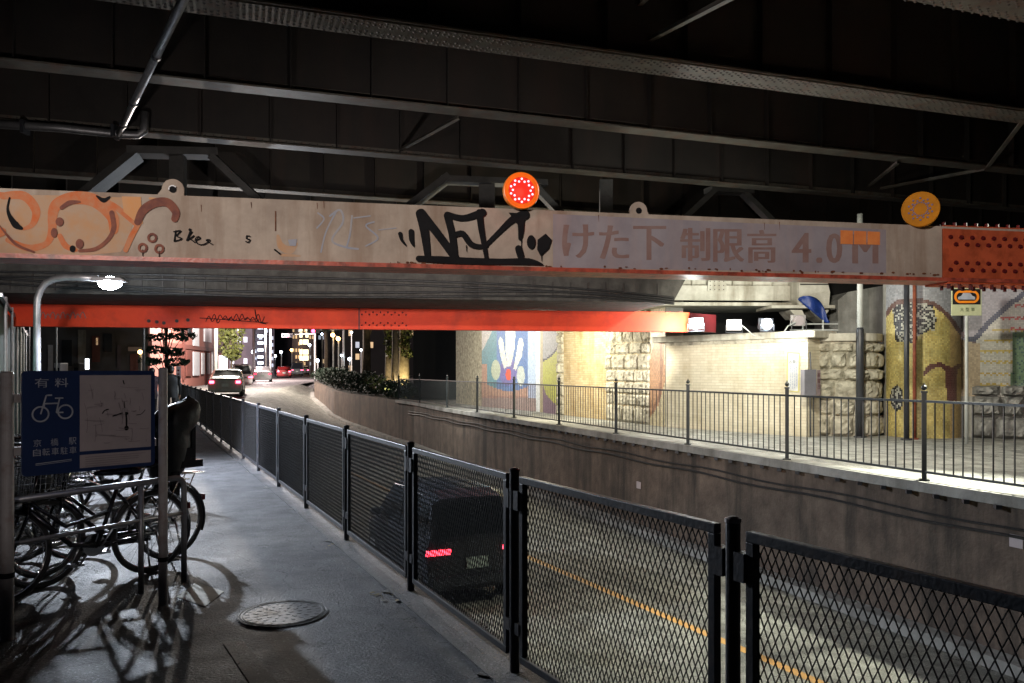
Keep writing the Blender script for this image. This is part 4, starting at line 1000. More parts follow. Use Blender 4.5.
# notice paper and electric box on the brick wall
nt = thing('notice', 'tall paper notice with yellow border on the cream wall', 'notice', pl6.P(793, 392))
g = MB(); g.face([g.add([pl6.P(x, y, .012) for x, y in ((786.5, 391), (799.5, 392.5), (800, 352.5), (787.5, 352))]) + k for k in range(4)]); o = g.build('border', mat('notice_yellow', (.62, .55, .20), None, 4, .6), nt, fix=False)
g = MB(); g.face([g.add([pl6.P(x, y, .015) for x, y in ((788, 390.2), (798.4, 391.2), (799, 354), (788.8, 353.5))]) + k for k in range(4)]); o = g.build('paper', mat('notice_paper', (.62, .62, .60), None, 4, .6), nt, fix=False)
P = Paint(pl6, .016)
for i, x in enumerate((790.3, 792.4, 794.5, 796.6)):
    y = 366
    while y < 387: h_ = random.uniform(1, 3); P.poly([(x, y), (x + 1, y), (x + 1, y + h_), (x, y + h_)]); y += h_ + .7
P.done('small_print', M['sign_grey'], o)
g = MB()
for ch, x in (('お', 789.6), ('願', 793)): glyph(g, pl6, ch, x, 360, x + 3, 363.6, .017)
glyph(g, pl6, 'い', 796.4, 360.3, 798.5, 363.5, .017)
g.build('lettering', M['dark_pole'], o, fix=False)
eb = thing('electric_box', 'grey electric cabinet with red lettering beside the boulders', 'cabinet', at(812, 398, 16.45))
p = at(804.5, 395.5, 16.5); q = at(816.5, 369.5, 16.5); MB().frame(p, (q.x - p.x, 0, 0), (0, .22, 0), (0, 0, q.z - p.z)).build('cabinet', mat('cabinet_grey', (.17, .17, .20), None, 4, .5), eb, bevel=.006)
p2 = at(816.8, 395.2, 16.52); q2 = at(820.5, 370, 16.62); g = MB(); g.quad(p2, (q2.x, q2.y, p2.z), q2, (p2.x, p2.y, q2.z)); g.build('side_plate', mat('cabinet_pinkish', (.42, .33, .36), None, 4, .5), eb, fix=False)
PBx = Plane((p2.x, p2.y), (q2.x, q2.y)); g = MB()
for ch, y in (('高', 373), ('電', 379), ('圧', 385)): glyph(g, PBx, ch, 817.2, y, 820.2, y + 4, .006)
g.build('lettering', M['darkred'], eb, fix=False)
g = MB(); g.tube([at(811, 370, 16.6), at(810, 352, 16.75)], .012, 6); g.tube([at(810, 396, 16.6), at(810.5, 436, 16.6)], .014, 6); g.build('conduit', M['dark_pole'], eb)
# ================================================================== MESH FENCE (near side)
fn = thing('mesh_fence', 'dark expanded mesh fence panels along the sidewalk edge', 'fence', (0, 4.4, 0))
def fpt(px, py): Y = E * F / (py - H); return Vector((X_of(px, Y), Y, 0))
# joints measured along the fence line, metres from the camera in depth
FYS = [-.4, 1.20, 2.80, 4.20, 5.75, 7.45, 9.15, 10.85, 12.55, 14.25, 15.95, 17.65, 19.35, 21.05, 22.75, 24.45, 26.15, 27.85, 29.55, 31.25, 32.95]
fx = lambda y: FX(y) if y > 4.2 else FX(4.2) + (4.2 - y) * .545
FT = 1.05
def mesh_panel(L, h):
    """expanded metal: two families of slanting strands that meet in tall diamonds"""
    g = MB(); dw = .033; dh = .064; n = int(L / dw); dw = L / n; m = int(h / dh); dh = h / m; t = .0020; dp = .0050
    for j in range(m * 2):
        for i in range(n):
            # each half row alternates, strands run between neighbouring nodes
            z0 = j * dh / 2; z1 = z0 + dh / 2; a = i * dw + (0 if j % 2 == 0 else dw / 2); c = a + dw / 2
            for xa, xb in ((a, c), (a + dw, c)):
                if xb > L or xa > L + 1e-6: continue
                g.bar((xa, .0, z0), (xb, 0.0, z1), dp, t, (1, 0, .001))
        if j % 2 == 1: g.bar((0, 0, j * dh / 2), (dw / 2, 0, (j + 1) * dh / 2), dp, t, (1, 0, .001)) if False else None
    return g.mesh('expanded_mesh', M['mesh'])
mesh_cache = {}
for k, (ya, yb) in enumerate(zip(FYS, FYS[1:])):
    A = Vector((fx(ya), ya, 0)); B = Vector((fx(yb), yb, 0)); d = (B - A); Lf = d.length; d.normalize(); sd = Vector((d.y, -d.x, 0))
    g = MB(); z0 = .0
    g.tube([A + Vector((0, 0, .0)), A + Vector((0, 0, FT + .015))], .026, 16); 
    po = g.build('post', M['fence'], fn, smooth=False)
    g = MB(); g.tube([A + Vector((0, 0, FT + .0155)), A + Vector((0, 0, FT + .028)), A + Vector((0, 0, FT + .036))], [.029, .029, .010], 16); g.build('cap', M['white_post'] if k == 2 else M['fence'], po)
    gap = .075; a = A + d * gap; b = B - d * gap; L = (b - a).length
    g = MB(); up = Vector((0, 0, 1)); f = .032
    g.bar(a + up * (FT - .02), b + up * (FT - .02), f, .036); g.bar(a + up * .10, b + up * .10, f, .036)
    g.bar(a + d * .018 + up * .1185, a + d * .018 + up * (FT - .0385), f, .036, d); g.bar(b - d * .018 + up * .1185, b - d * .018 + up * (FT - .0385), f, .036, d)
    pf = g.build('panel_frame', M['fence'], fn, bevel=.003 if k < 7 else 0)
    key = 'near' if k < 9 else 'far'
    key = (round(L, 2))
    if key not in mesh_cache: mesh_cache[key] = mesh_panel(L - .072, FT - .16 + .0)
    me = mesh_cache[key]; o = bpy.data.objects.new('wire_mesh', me); COL.objects.link(o); o.parent = pf
    w = a + d * .036 + up * .118 - wloc(pf); ang = atan2(d.y, d.x); o.location = w; o.rotation_euler = (0, 0, ang)
    for s, q in ((A, 1), (B, -1)):
        MB().bar(s + d * q * .028 + up * .92, s + d * q * .0755 + up * .92, .05, .10).build('bracket', M['fence'], fn)
        MB().bar(s + d * q * .028 + up * .25, s + d * q * .0755 + up * .25, .04, .06).build('bracket', M['fence'], fn)
# ------------------------------------------------------------------ litter and plates on the sidewalk
mh = thing('manhole_cover', 'round cast iron manhole cover with raised pattern in the sidewalk', 'manhole', fpt(283, 614))
c = fpt(283, 614); g = MB(); g.cyl(c + Vector((0, 0, .003)), (0, 0, 1), .290, .004, 40); ring = g.build('rim', M['walk'], mh)
g = MB(); g.cyl(c + Vector((0, 0, .005)), (0, 0, 1), .265, .006, 40)
g.torus(c + Vector((0, 0, .010)), (0, 0, 1), .252, .003, 40, 6, sq=.6); g.torus(c + Vector((0, 0, .008)), (0, 0, 1), .279, .003, 40, 6, sq=.6)
for r_, n in ((.05, 6), (.11, 12), (.17, 18), (.225, 24)):
    for k in range(n):
        a = 2 * pi * k / n + r_ * 9; g.box(c + Vector((r_ * cos(a), r_ * sin(a), .0085)), (.028, .016, .002), a)
g.build('cover', M['iron'], mh)
g = MB()
for px, py in ((193, 626), (236, 660)):
    pass
g.frame(fpt(176, 597), fpt(205, 607) - fpt(176, 597), fpt(196, 583) - fpt(176, 597), (0, 0, .004)); tag(g.build('metal_plate', M['conc_lt']), 'small pale plate set in the sidewalk by the sign post', 'plate')
g = MB(); g.quad(*[fpt(x, y) + Vector((0, 0, .004)) for x, y in ((222, 642), (243, 641), (292, 700), (262, 702))])
o = g.build('drain_strip', M['plateau'], fix=False); structure(o)
lt = MB(); rr = random.Random(4)
for (px, py) in ((398, 588), (386, 596), (404, 596), (352, 548), (340, 545), (495, 655), (470, 640), (330, 528)):
    for k in range(7):
        p = fpt(px + rr.uniform(-12, 12), py + rr.uniform(-5, 5)); a = rr.uniform(0, 6.3); L = rr.uniform(.03, .11)
        lt.tube([p + Vector((0, 0, .004)), p + Vector((cos(a) * L * .5, sin(a) * L * .5, .012)), p + Vector((cos(a + .5) * L, sin(a + .5) * L, .004))], .0022, 4)
    for k in range(4):
        p = fpt(px + rr.uniform(-14, 14), py + rr.uniform(-6, 6)); a = rr.uniform(0, 6.3); s_ = rr.uniform(.015, .03); u_ = Vector((cos(a), sin(a), .1)) * s_; v_ = Vector((-sin(a), cos(a), .2)) * s_ * .6
        lt.quad(p + Vector((0, 0, .008)) - u_, p + Vector((0, 0, .008)) - v_, p + Vector((0, 0, .008)) + u_, p + Vector((0, 0, .008)) + v_)
tag(lt.build('dry_twigs', M['bark_lt'], fix=False), 'dry twigs and leaves gathered at the fence foot', 'litter', kind='stuff')
g = MB()
for yy in FYS[3:12]:
    g.box((fx(yy) - .10, yy, .006), (.16, .14, .006), -.4)
structure(g.build('footing_pad', M['farroad']))

# ================================================================== BICYCLE PARKING SIGN
SP0, SP1 = fpt(7, 640), fpt(163, 605)
bs = thing('parking_sign', 'blue bicycle parking sign board with map between two cream posts', 'sign', SP0)
for P0_, tz, w in ((SP0, 373, .062), (SP1, 369, .05)):
    zt = E + (H - tz) / F * P0_.y; g = MB(); g.tube([P0_, P0_ + Vector((0, 0, zt)), P0_ + Vector((0, 0, zt + .01))], [w / 1.7, w / 1.7, w / 2.6], 20); po = g.build('post', M['white_post'], bs, smooth=False)
    zb = E + (H - (575 if w > .06 else 559)) / F * P0_.y; MB().cyl(P0_ + Vector((0, 0, zb)), (0, 0, 1), w / 1.7 + .005, .03, 20).build('band', M['black'], po)
PG = Plane((SP0.x, SP0.y - .03), (SP1.x, SP1.y - .03))
def sgn(px): return PG.uv(px, 400)
def quadpx(g, pts, off): i = g.add([PG.P(x, y, off) for x, y in pts]); g.face([i + k for k in range(len(pts))])
def bilin(s, t): # s,t in 0..1 from top left of the board
    tl, tr, br, bl = (20, 374.5), (155, 367.5), (152, 462.5), (25, 479)
    return tuple((tl[k] * (1 - s) + tr[k] * s) * (1 - t) + (bl[k] * (1 - s) + br[k] * s) * t for k in (0, 1))
u0_, v0_ = PG.uv(*bilin(0, 1)); u1_, v1_ = PG.uv(*bilin(1, 0)); vtl = PG.uv(*bilin(0, 0))[1]; vbr = PG.uv(*bilin(1, 1))[1]
z0_, z1_ = (v0_ + vbr) / 2, (vtl + v1_) / 2
def board(name, m, ua, ub, za, zb, o0, o1, parent, bevel=0, r=0):
    g = MB()
    if r:
        pts = []
        for cx, cz, a0 in ((ub - r, zb - r, 0), (ua + r, zb - r, pi / 2), (ua + r, za + r, pi), (ub - r, za + r, 1.5 * pi)):
            for k in range(6): a = a0 + pi / 2 * k / 5; pts.append(PG.pt(cx + r * cos(a), cz + r * sin(a), o0))
        g.prism(pts, PG.N * (o1 - o0))
    else: g.frame(PG.pt(ua, za, o0), PG.U * (ub - ua), PG.N * (o1 - o0), (0, 0, zb - za))
    return g.build(name, m, parent)
UL, UR_ = PG.uv(21, 420)[0], PG.uv(153.5, 420)[0]
bd = board('board', M['sign_blue'], UL, UR_, z0_, z1_, 0, .02, bs, r=.025)
Wd, Hd = UR_ - UL, z1_ - z0_
def bu(s): return UL + Wd * s
def bz(t): return z1_ - Hd * t
board('map_panel', M['sign_white'], bu(.405), bu(.965), bz(.80), bz(.045), .021, .0225, bd)
board('info_panel', M['sign_white'], bu(.405), bu(.965), bz(.965), bz(.835), .021, .0225, bd)
class BP:  # paints on the board in board fractions
    def P(s, x, y, off): return PG.pt(bu(x), bz(y), off)
bp_ = BP()
g = MB()
for ch, x in (('有', .085), ('料', .225)): glyph(g, bp_, ch, x, .07, x + .095, .16, .0215)
for ch, x in (('京', .075), ('橋', .195), ('駅', .325)): glyph(g, bp_, ch, x, .655, x + .055, .725, .0215)
for i, ch in enumerate('自転車駐車'): glyph(g, bp_, ch, .073 + i * .064, .745, .073 + i * .064 + .052, .815, .0215)
g.build('lettering', M['sign_grey'], bd, fix=False)
bp2 = Paint(bp_, .0212)
def br_ring(cx, cy, r, w, n=28):
    q = Wd / Hd; o = bp2._n(); a = bp2.mb.add([bp_.P(cx + r * cos(2 * pi * k / n), cy + r * q * sin(2 * pi * k / n), o) for k in range(n)]); b = bp2.mb.add([bp_.P(cx + (r - w) * cos(2 * pi * k / n), cy + (r - w) * q * sin(2 * pi * k / n), o) for k in range(n)])
    for k in range(n): bp2.mb.face((a + k, a + (k + 1) % n, b + (k + 1) % n, b + k))
br_ring(.125, .415, .062, .012); br_ring(.300, .40, .058, .012)
def seg(a, b, w=.011):
    q = Wd / Hd; dx, dy = b[0] - a[0], (b[1] - a[1]) / q; L = math.hypot(dx, dy); nx, ny = -dy / L * w / 2, dx / L * w / 2 * q
    bp2.poly([(a[0] + nx, a[1] + ny), (b[0] + nx, b[1] + ny), (b[0] - nx, b[1] - ny), (a[0] - nx, a[1] - ny)])
for a, b in (((.125, .415), (.165, .235)), ((.165, .235), (.205, .235)), ((.152, .315), (.245, .315)), ((.225, .265), (.285, .265)), ((.258, .265), (.235, .405)), ((.235, .405), (.285, .405)), ((.152, .315), (.145, .36))): seg(a, b)
bp2.poly([(.09, .885), (.345, .865), (.345, .872), (.09, .892)]); bp2.poly([(.09, .90), (.345, .88), (.345, .885), (.09, .905)])
bp2.done('bicycle_symbol', M['sign_grey'], bd)
mp = Paint(bp_, .0228); rr = random.Random(21)
for i in range(46):
    x, y = rr.uniform(.42, .92), rr.uniform(.12, .74); a = rr.choice((0, .1, -.15, 1.4, 1.6)); L = rr.uniform(.02, .16)
    x2, y2 = x + L * cos(a), y + L * sin(a) * 1.1
    if .42 < x2 < .95 and .08 < y2 < .77: mp.stroke([(x, y), ((x + x2) / 2 + .004, (y + y2) / 2 + .003), (x2, y2)], .0028)
for i in range(5): mp.stroke([(.43, .855 + i * .022), (.6 + rr.uniform(0, .3), .855 + i * .022)], .003)
mp.done('map_lines', mat('map_ink_faint', (.22, .18, .2), None, 5, .6), bd)
mp = Paint(bp_, .0300)
mp.stroke([(.655, .46), (.70, .445), (.725, .435)], .014).stroke([(.755, .43), (.76, .50), (.76, .57)], .014).disc(.76, .59, .018, .026).stroke([(.57, .43), (.59, .40), (.615, .39)], .009).stroke([(.732, .10), (.74, .135)], .01).stroke([(.74, .32), (.745, .38)], .006).disc(.76, .44, .012, .016).stroke([(.84, .46), (.88, .45), (.91, .41)], .005)
mp.done('map_marks', M['black'], bd)
board('brace_bar', M['white_post'], 0.03, PG.L - .03, bz(.30), bz(.22), -.035, -.004, bs); board('brace_bar', M['white_post'], 0.03, PG.L - .03, bz(.80), bz(.72), -.035, -.004, bs)
g = MB(); g.quad(PG.pt(.035, bz(.78), .006), PG.pt(.03 + .13, bz(.92), .006), PG.pt(.03 + .13, bz(1.18), .006), PG.pt(.05, bz(1.1), .006))
# ------------------------------------------------------------------ hoop barrier
hb = thing('hoop_barrier', 'low steel hoop rail in front of the parked bicycles', 'barrier', fpt(100, 590))
ra = Vector((X_of(-70, 4.55), 4.55, 0)); rb_ = Vector((X_of(184, 6.02), 6.02, 0)); dd = (rb_ - ra).normalized(); zr = E - 107 / F * 6.02
pts = [ra + Vector((0, 0, zr))] + [rb_ - dd * .07 + Vector((0, 0, zr))] + [rb_ - dd * .07 + dd * .07 * sin(a) + Vector((0, 0, zr - .07 + .07 * cos(a))) for a in (.4, .8, 1.2, 1.57)] + [rb_]
MB().tube(pts, .021, 12).build('hoop', M['steel'], hb, smooth=True)
m0 = rb_ - dd * .07; z2 = zr - .27
MB().tube([ra + Vector((0, 0, z2)), rb_ + Vector((0, 0, z2))], .014, 10).build('lower_rail', M['steel'], hb, smooth=True)
MB().tube([rb_ - dd * .36, rb_ - dd * .36 + Vector((0, 0, zr - .02))], .02, 10).build('upright', M['steel'], hb, smooth=True)

# ================================================================== BICYCLES
def bicycle(label, loc, heading, fm, basket=True, seat=False, steer=0):
    R = .325; t = thing('bicycle', label, 'bicycle', loc, heading, 'bicycles parked behind the sign')
    wb = 1.06; up = Vector((0, 0, 1))
    def bd_(g, n, m, p=t, sm=True): return g.build(n, m, p, smooth=sm, local=True)
    steerM = Matrix.Rotation(steer, 3, 'Z'); fwd = Vector((wb, 0, 0))
    def wheel(c, ax):
        w = MB().torus(c, ax, R - .018, .0185, 44, 8).build('wheel', M['tyre'], t, smooth=True, local=True)
        MB().torus(c, ax, R - .04, .009, 44, 6).build('rim', M['chrome'], w, smooth=True, local=True)
        g = MB(); ax = Vector(ax).normalized(); u = ax.cross(up).normalized()
        for k in range(28):
            a = 2 * pi * k / 28; s_ = .03 if k % 2 else -.03; h = .5 if k % 4 < 2 else -.5
            p0 = c + ax * s_ + (u * cos(a + h) + up * sin(a + h)) * .025; p1 = c + (u * cos(a) + up * sin(a)) * (R - .04); g.tube([p0, p1], .0016, 3, False)
        g.build('spokes', M['chrome'], w, local=True)
        MB().cyl(c, ax, .028, .09, 12).build('hub', M['chrome'], w, local=True)
        return w
    Rc = Vector((0, 0, R)); Fc = Vector((wb, 0, R)); sa = steerM @ Vector((0, 1, 0))
    wheel(Rc, (0, 1, 0)); wheel(Fc, sa)
    bb = Vector((.43, 0, .29)); st = Vector((.27, 0, .72)); ht = Vector((wb - .20, 0, .86)); hbm = Vector((wb - .13, 0, .64))
    g = MB(); g.tube([bb, st], .016, 8); g.tube([bb, Vector((.62, 0, .33)), hbm], .02, 8); g.tube([st.lerp(bb, .45), Vector((.66, 0, .47)), hbm + Vector((-.01, 0, .05))], .014, 8)
    g.tube([ht, hbm], .02, 8)
    for s_ in (-1, 1): g.tube([bb + Vector((0, s_ * .02, 0)), Rc + Vector((0, s_ * .055, 0))], .009, 6); g.tube([st + Vector((0, s_ * .01, -.06)), Rc + Vector((0, s_ * .055, 0))], .008, 6)
    bd_(g, 'frame', fm)
    g = MB()
    for s_ in (-1, 1): g.tube([hbm + sa * s_ * .02, hbm + sa * s_ * .05 + Vector((.02, 0, -.06)), Fc + sa * s_ * .055], .011, 6)
    bd_(g, 'fork', fm)
    hc = ht + Vector((-.03, 0, .13)); g = MB(); g.tube([ht, hc], .013, 8)
    g.tube([hc + sa * -.28 + Vector((-.20, 0, .03)), hc + sa * -.22 + Vector((-.05, 0, .04)), hc + sa * -.08, hc, hc + sa * .08, hc + sa * .22 + Vector((-.05, 0, .04)), hc + sa * .28 + Vector((-.20, 0, .03))], .012, 8); hd = bd_(g, 'handlebar', M['chrome'])
    for s_ in (-1, 1): MB().tube([hc + sa * s_ * .268 + Vector((-.12, 0, .033)), hc + sa * s_ * .285 + Vector((-.235, 0, .03))], .017, 8).build('grip', M['bike_black'], hd, local=True)
    g = MB(); sp_ = Vector((.24, 0, .80)); g.tube([st, sp_], .012, 8); bd_(g, 'seat_post', M['chrome'])
    g = MB(); g.ball(sp_ + Vector((-.05, 0, .03)), (.13, .10, .045), 14, 8); g.ball(sp_ + Vector((.09, 0, .03)), (.13, .045, .03), 12, 8); bd_(g, 'saddle', M['bike_black'])
    for c_, a0, a1, nm in ((Rc, -.35, 2.5, 'rear_mudguard'), (Fc, .5, 2.7, 'front_mudguard')):
        g = MB(); n = 16; cur = []
        for k in range(n + 1):
            a = (pi - a1) + (a1 - a0) * k / n if nm[0] == 'r' else a0 + (a1 - a0) * k / n
            if nm[0] == 'r': a = .45 + (3.55 - .45) * k / n
            for yy, rr_ in ((-.026, R + .012), (0, R + .024), (.026, R + .012)):
                cur.append(c_ + Vector((rr_ * cos(a), yy, rr_ * sin(a))))
        b0 = g.add(cur)
        for k in range(n):
            for j in (0, 1): q = b0 + k * 3 + j; g.face((q, q + 1, q + 4, q + 3))
        o = g.build(nm, M['chrome'] if not seat else fm, t, smooth=True, local=True, fix=False)
    g = MB(); zc = R * 2 + .06
    for yy in (-.06, 0, .06): g.tube([(-.30, yy, zc), (.16, yy * .5, zc + .01)], .006, 6)
    for xx in (-.28, -.05): g.tube([(xx, -.06, zc), (xx, .06, zc)], .005, 6)
    for s_ in (-1, 1): g.tube([(-.2, s_ * .06, zc), Rc + Vector((0, s_ * .06, 0))], .005, 6)
    bd_(g, 'rear_rack', M['chrome'])
    g = MB(); g.cyl(bb + Vector((0, -.04, 0)), (0, 1, 0), .085, .006, 20); g.tube([bb + Vector((0, -.055, 0)), bb + Vector((.10, -.06, -.14))], .009, 6); g.tube([bb + Vector((0, .055, 0)), bb + Vector((-.10, .06, .14))], .009, 6); g.box(bb + Vector((.10, -.11, -.14)), (.09, .08, .02)); g.box(bb + Vector((-.10, .11, .14)), (.09, .08, .02)); bd_(g, 'crank', M['chrome'], sm=False)
    g = MB(); g.frame(bb + Vector((-.46, -.062, -.05)), (.55, 0, .02), (0, .012, 0), (0, 0, .10)); bd_(g, 'chain_guard', fm, sm=False)
    g = MB(); g.tube([Rc + Vector((0, .07, 0)), Vector((-.05, .10, .02))], .008, 6); g.tube([Rc + Vector((0, -.07, 0)), Vector((-.05, -.10, .02))], .008, 6); g.tube([(-.05, -.13, .012), (-.05, .13, .012)], .009, 6); bd_(g, 'stand', M['chrome'])
    g = MB(); g.box((-.325, 0, R + .16), (.02, .045, .05)); bd_(g, 'reflector', M['darkred'], sm=False)
    if basket:
        g = MB(); x0, x1 = wb - .10, wb + .24; zb0, zt0 = .70, .95
        def ring(z, e): return [(x0 - e, -.13 - e, z), (x1 + e, -.13 - e, z), (x1 + e, .13 + e, z), (x0 - e, .13 + e, z), (x0 - e, -.13 - e, z)]
        for k in range(7): z = zb0 + (zt0 - zb0) * k / 6; g.tube(ring(z, .03 * k / 6), .006 if k in (0, 6) else .0028, 5)
        for k in range(10):
            x = x0 + (x1 - x0) * k / 9
            for s_ in (-1, 1): g.tube([(x, s_ * .13, zb0), (x, s_ * .16, zt0)], .0024, 4)
            g.tube([(x, -.13, zb0), (x, .13, zb0)], .0024, 4)
        for k in range(8):
            y = -.13 + .26 * k / 7
            for xx, e in ((x0, -1), (x1, 1)): g.tube([(xx, y, zb0), (xx + e * .03, y * 1.2, zt0)], .0024, 4)
        bk = bd_(g, 'basket', M['chrome'], sm=False)
        if fm is not M['bike_silver']: g = MB(); g.ball((wb + .07, 0, .80), (.14, .11, .13), 14, 8, .08); g.build('bag', M['cloth_dark'], bk, smooth=True, local=True)
    g = MB(); g.ball(Fc + Vector((-.02, .09, .36)), (.045, .035, .035), 10, 6); bd_(g, 'headlight', M['chrome'])
    if seat:
        g = MB(); g.box((-.08, 0, .80), (.30, .26, .06)); g.box((-.16, 0, .98), (.04, .20, .30)); 
        for s_ in (-1, 1): g.box((-.05, s_ * .11, .88), (.20, .03, .12)); g.box((.04, s_ * .12, .64), (.07, .04, .22))
        cs = bd_(g, 'child_seat', M['bike_black'], sm=False)
        g = MB()
        def cov(u, v):
            a = u * 2 * pi; z = .68 + v * .68 + .05 * max(0, v - .6) * cos(a) * -1; w = interp(v, [(0, .09), (.12, .14), (.4, .155), (.58, .14), (.68, .18), (.85, .165), (.95, .10), (1, .015)]); xc = interp(v, [(0, .04), (.5, .0), (.68, -.03), (.85, -.08), (1, -.17)])
            wr = 1 + .025 * sin(5 * a + 3 * v) + .015 * sin(9 * a + 7 * v); return Vector((xc + w * 1.15 * wr * cos(a) , w * .95 * wr * sin(a), z + .008 * sin(3 * a) * (1 - v)))
        g.grid(cov, 28, 14); g.cur = 0
        cv = bd_(g, 'rain_cover', M['cloth_dark'])
        g = MB(); g.grid(lambda u, v: Vector((-.06, 0, .70)) + Vector((0, 0, .10 + .22 * v)) + Vector((cos(-2.3 + u * 1.2) * .21, sin(-2.3 + u * 1.2) * .195, 0)), 10, 5); g.build('cover_window', M['cloth_grey'], cv, smooth=True, local=True)
    return t
hd_ = radians(56)
px_d = Vector((-sin(hd_), cos(hd_), 0)); fw_ = Vector((cos(hd_), sin(hd_), 0))
f1 = Vector((X_of(151, 6.3), 6.3, 0))
bicycle('black bicycle nearest the hoop rail with its wheel behind the right post', f1, hd_ + pi, M['bike_black'], True, steer=.12)
# the one with the child seat stands the other way round: its rear wheel is on the right
r2 = Vector((X_of(170, 6.75), 6.75, 0)) - fw_ * 0
bicycle('bicycle carrying a child seat under a dark rain cover', r2, hd_ + pi + .05, M['bike_black'], True, True)
for i, (dx, dn, fm, lb) in enumerate(((-.10, .98, 'bike_silver', 'silver framed bicycle with wire basket, third from the right post'), (.02, 1.50, 'bike_red', 'maroon bicycle behind the left half of the sign'), (-.12, 2.02, 'bike_navy', 'navy bicycle near the left edge under the blue sign'), (.05, 2.5, 'bike_black', 'black bicycle farthest from the sidewalk, mostly hidden by others'), (-.55, .52, 'bike_black', 'black bicycle squeezed between the child seat bicycle and the silver one'), (-.45, 1.25, 'bike_navy', 'navy bicycle parked deeper in the row behind the map panel'), (1.9, 3.0, 'bike_black', 'black bicycle of the rear row nearest the sidewalk'), (1.85, 3.5, 'bike_silver', 'silver bicycle of the rear row behind the sign'), (1.9, 4.0, 'bike_black', 'black bicycle of the rear row next to the lamp pole'))):
    p = f1 + px_d * dn + fw_ * dx; bicycle(lb, p - fw_ * 1.06, hd_ + (-.03, .04, .0, .05, .02, -.05, .03, 0, -.04)[i], M[fm], i != 1, steer=(-.2, .25, .1, -.1, .15, -.2, .1, -.15, .2)[i])

# ================================================================== STREET LAMP, GREEN FENCE
YL = 12.0
sl = thing('street_lamp', 'curved pole street lamp with bright white head left of the sidewalk', 'street lamp', (X_of(37, YL), YL, 0))
L0 = Vector((X_of(37, YL), YL, 0)); z = lambda py: E + (H - py) / F * YL
MB().tube([L0, L0 + Vector((0, 0, z(305)))] + [Vector((X_of(x, YL), YL, z(y))) for x, y in ((37.6, 298), (40.5, 290), (46, 283), (55, 279), (66, 277.5), (80, 277.5), (98, 278.5))], [.058] + [.05] * 8, 14).build('pole', M['steel'], sl, smooth=True)
LH = Vector((X_of(110, YL), YL, z(283.5)))
g = MB(); g.prism([LH + Vector((x, -.09, zz)) for x, zz in ((-.24, .075), (-.20, .095), (.18, .085), (.25, .05), (.24, .02), (-.24, .03))], (0, .18, 0)); hd2 = g.build('lamp_head', M['steel'], sl, bevel=.01)
g = MB(); g.ball(LH + Vector((0, 0, .005)), (.17, .10, .10), 20, 12); g.build('lamp_glass', M['lamp_white'], hd2, smooth=True)
gf = thing('green_fence', 'tall green corrugated panel fence at the left edge', 'fence', (-7.7, 12, 0))
gl = lambda y: -7.75 - (y - 12) * .58
g = MB(); y = 11.0
fr = []
while y < 24: fr.append((gl(y) + (.03 if len(fr) % 2 else 0), y)); y += .11
for (xa, ya), (xb, yb) in zip(fr, fr[1:]):
    g.quad((xa, ya, .05), (xb, yb, .05), (xb, yb, 2.62), (xa, ya, 2.62))
g.build('panel', M['green_fence'], gf, fix=False)
for yy in (12.0, 14, 16, 18, 20, 22): MB().tube([(gl(yy) + .12, yy, 0), (gl(yy) + .12, yy, 2.7)], .025, 8).build('post', M['steel'], gf)
MB().bar((gl(11) + .1, 11, 2.64), (gl(24) + .1, 24, 2.64), .05, .05).build('top_rail', M['steel'], gf)

